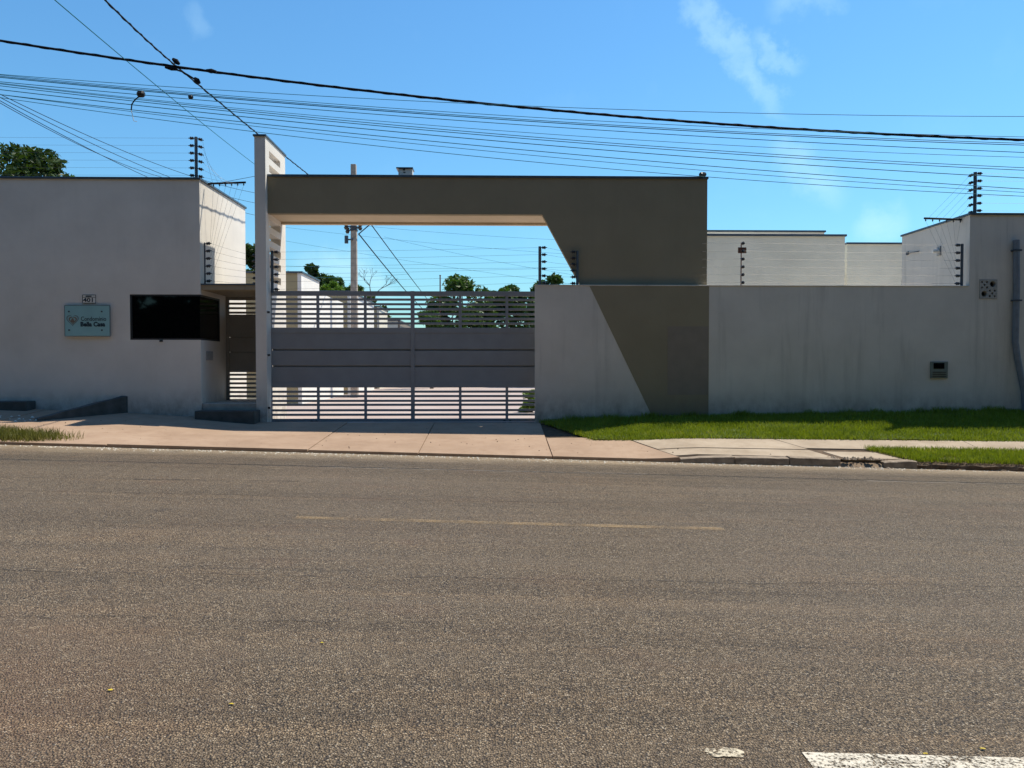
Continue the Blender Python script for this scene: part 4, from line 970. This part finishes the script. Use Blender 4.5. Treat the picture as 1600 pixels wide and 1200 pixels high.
# bare tree
bt_ = thing('bare_tree', 'leafless thin bare tree right of the inner pole', 'tree', (X(583, 57), 57, .3)); mb = MB()
def grow(p, d, L, r, k, rr):
    e = p + d * L; mb.tube([tuple(p), tuple(p.lerp(e, .5) + Vector((rr.uniform(-.05, .05), 0, 0)) * L), tuple(e)], [r, r * .85, r * .65], 5)
    if k == 0: return
    for _ in range(rr.choice((2, 3))):
        nd = (d + Vector((rr.uniform(-.8, .8), rr.uniform(-.8, .8), rr.uniform(-.25, .5)))).normalized(); grow(e, nd, L * rr.uniform(.6, .8), r * .6, k - 1, rr)
rr = random.Random(12); zb = Z(462, 57)
mb.tube([(X(583, 57), 57, .2), (X(580, 57), 57, zb)], [.12, .06], 6)
grow(Vector((X(580, 57), 57, zb)), Vector((-.12, 0, 1)).normalized(), .72, .045, 5, rr); grow(Vector((X(582, 57), 57, zb)), Vector((.75, .1, .6)).normalized(), .8, .038, 4, rr)
mb.build('trunk', 'bark_pale', bt_)
lpst = thing('lamp_post', 'thin dark metal post rising behind the gate, left of large trees', 'post', (X(688, 44), 44, .33))
MB().tube([(X(688, 44), 44, .3), (X(688, 44), 44, Z(431, 44))], [.05, .035], 8).build('shaft', 'rust_red', lpst); MB().tube([(X(688, 44), 44, Z(431, 44)), (X(688, 44), 44, Z(430, 44))], .055, 8).build('cap', 'rust_red', lpst)

# unseen trees added behind the camera to keep low sky off the facade
ORD = ['farthest left of the row', 'second of the row from left', 'third of the row from left', 'fourth of the row from left', 'middle of the row', 'fourth of the row from right', 'third of the row from right', 'second of the row from right', 'farthest right of the row']
OPP = 'unseen tall trees added to block the sky'
for k, (tx, ty, th) in enumerate(((-38, -4, 16), (-27, -3.5, 17), (-17, -3.5, 18.5), (-7.5, -4.2, 19), (2.5, -4.6, 19), (11.5, -4.8, 19), (21, -3.5, 18), (31, -3.5, 17), (42, -4, 16))):
    tree('sky_block_tree', 'tall dense unseen tree added to block low sky, %s' % ORD[k], (tx, ty, gz(tx, ty)), th, (6.8, 6.6, 5.8, th - 6.2), 'leaf_dark', 12000, 0.45, 60 + k, clumps=60, trunk_r=.4, group=OPP)

for k in range(9):  # unseen low row, added to close the bright horizon gap under the crowns
    tx = -46 + 11.5 * k; ty = -12.5 - (k % 2)
    tree('horizon_block_tree', 'bushy low unseen tree added to block the horizon, %s' % ORD[k], (tx, ty, gz(tx, ty)), 8, (6.6, 2.6, 3.6, 3.6), 'leaf_dark', 9000, 0.38, 90 + k, clumps=60, trunk_r=.2, group='unseen low trees added to block the horizon')

# ------------------------------------------------------------------ left pavement details
rk = thing('ramp_kerb', 'tapering dark concrete ramp kerb against the gatehouse wall, left', 'kerb', (X(200, 15.9), 15.95, .5))
A0 = Vector((X(199, 15.98), 15.985, 0)); A1 = Vector((X(62, 14.7), 14.62, 0)); mb = MB(); N = 8
d = (A1 - A0).normalized(); q = Vector((-d.y, d.x, 0))
for i in range(N):
    p = A0.lerp(A1, i / (N - 1)); zb = gz(p.x, p.y); h_ = 0.30 * (1 - i / (N - 1)) + 0.045; wv = .16
    for s_, hh in ((0, -.1), (0, h_), (1, h_), (1, -.1)):
        r_ = p - q * (wv * s_) if q.y < 0 else p + q * (wv * s_)
        mb.v.append((r_.x, min(r_.y, 15.99), zb + hh + (random.uniform(-.008, .008) if hh > 0 else 0)))
for i in range(N - 1):
    for k in range(4): a, b = i * 4 + k, i * 4 + (k + 1) % 4; mb.f.append((a, b, b + 4, a + 4))
mb.f += [(0, 1, 2, 3), tuple(4 * (N - 1) + k for k in (3, 2, 1, 0))]
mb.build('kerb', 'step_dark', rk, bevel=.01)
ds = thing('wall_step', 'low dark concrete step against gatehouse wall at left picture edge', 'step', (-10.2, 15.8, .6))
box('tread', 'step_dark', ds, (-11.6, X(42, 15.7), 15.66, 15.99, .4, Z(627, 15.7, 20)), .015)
def debris(name, label, pts_, rmin, rmax, mat, seed):
    r_ = random.Random(seed); mb = MB()
    for x, y in pts_:
        z = gz(x, y); s = r_.uniform(rmin, rmax); vs_ = []
        for (a, b, c) in ((1,0,0),(-1,0,0),(0,1,0),(0,-1,0),(0,0,1),(0,0,-.4)):
            vs_.append((x + a * s * r_.uniform(.6, 1.3), y + b * s * r_.uniform(.6, 1.3), z + c * s * r_.uniform(.5, .9)))
        mb.add(vs_, [(0,2,4),(2,1,4),(1,3,4),(3,0,4),(2,0,5),(1,2,5),(3,1,5),(0,3,5)])
    return tag(mb.build(name, mat), label, 'gravel', kind='stuff')
debris('gravel', 'loose pale grit and pebbles washed along the gutter', [(rng.uniform(-11, 12), YK - 0.04 - abs(rng.normal(0, .16))) for _ in range(1500)], .004, .018, 'litter', 1)
debris('rubble', 'broken concrete rubble in the gap of the kerb', [(rng.uniform(5.6, 6.6), YK + rng.uniform(-.12, .15)) for _ in range(70)], .01, .05, 'kerb_concrete', 2)
debris('gravel', 'scattered crumbs on the driveway and footpath slabs', [(rng.uniform(-10, 9), rng.uniform(12.7, 15.2)) for _ in range(160)], .006, .016, 'soil', 3)
debris('rubble', 'pale rubble crumbs beside the ramp kerb at far left', [(rng.uniform(-10.6, -8.6), rng.uniform(14.4, 15.1)) for _ in range(60)], .01, .05, 'litter', 5)
# paper scraps in the dry grass, fallen leaves on the road
def scrap(name, label, cat, x, y, s, mat, seed, group=None):
    r_ = random.Random(seed); mb = MB(); z = gz(x, y) + .006; n_ = 7
    ring = [(x + s * r_.uniform(.6, 1.2) * math.cos(2*math.pi*k/n_), y + s * .6 * r_.uniform(.6, 1.2) * math.sin(2*math.pi*k/n_), z + r_.uniform(0, .35) * s) for k in range(n_)]
    mb.add(ring + [(x, y, z + .15 * s)], [(k, (k+1) % n_, n_) for k in range(n_)])
    ob = mb.build(name, mat, None, org=(x, y, z))
    so_ = ob.modifiers.new('thick', 'SOLIDIFY'); so_.thickness = .002
    return tag(ob, label, cat, group)
for k, (u, v, lab) in enumerate(((1535, 1172, 'right, above the white road line'), (1446, 1180, 'lying by the white road line, left of another'), (172, 1080, 'lower left road surface'), (362, 1102, 'lower left road, right of another leaf'), (503, 1006, 'middle left road surface'))):
    p = road_hit(u, v); scrap('fallen_leaf', 'small yellow fallen leaf on the %s' % lab if k > 1 else 'small yellow fallen leaf on the asphalt, %s' % lab, 'leaf', p.x, p.y, .012, 'leaf_yellow', k, 'fallen leaves on the road')
for k, (x, y, lab) in enumerate(((-9.0, 12.95, 'right one in the dry grass clump'), (-9.75, 12.85, 'left one in the dry grass clump'), (-10.0, 14.5, 'on shaded pavement beside the ramp kerb'))):
    scrap('paper_scrap', 'pale crumpled paper scrap, %s' % lab, 'litter', x, y, .07, 'litter', 40 + k, 'paper scraps')
for o in bpy.data.objects:
    if '_o' in o: del o['_o']
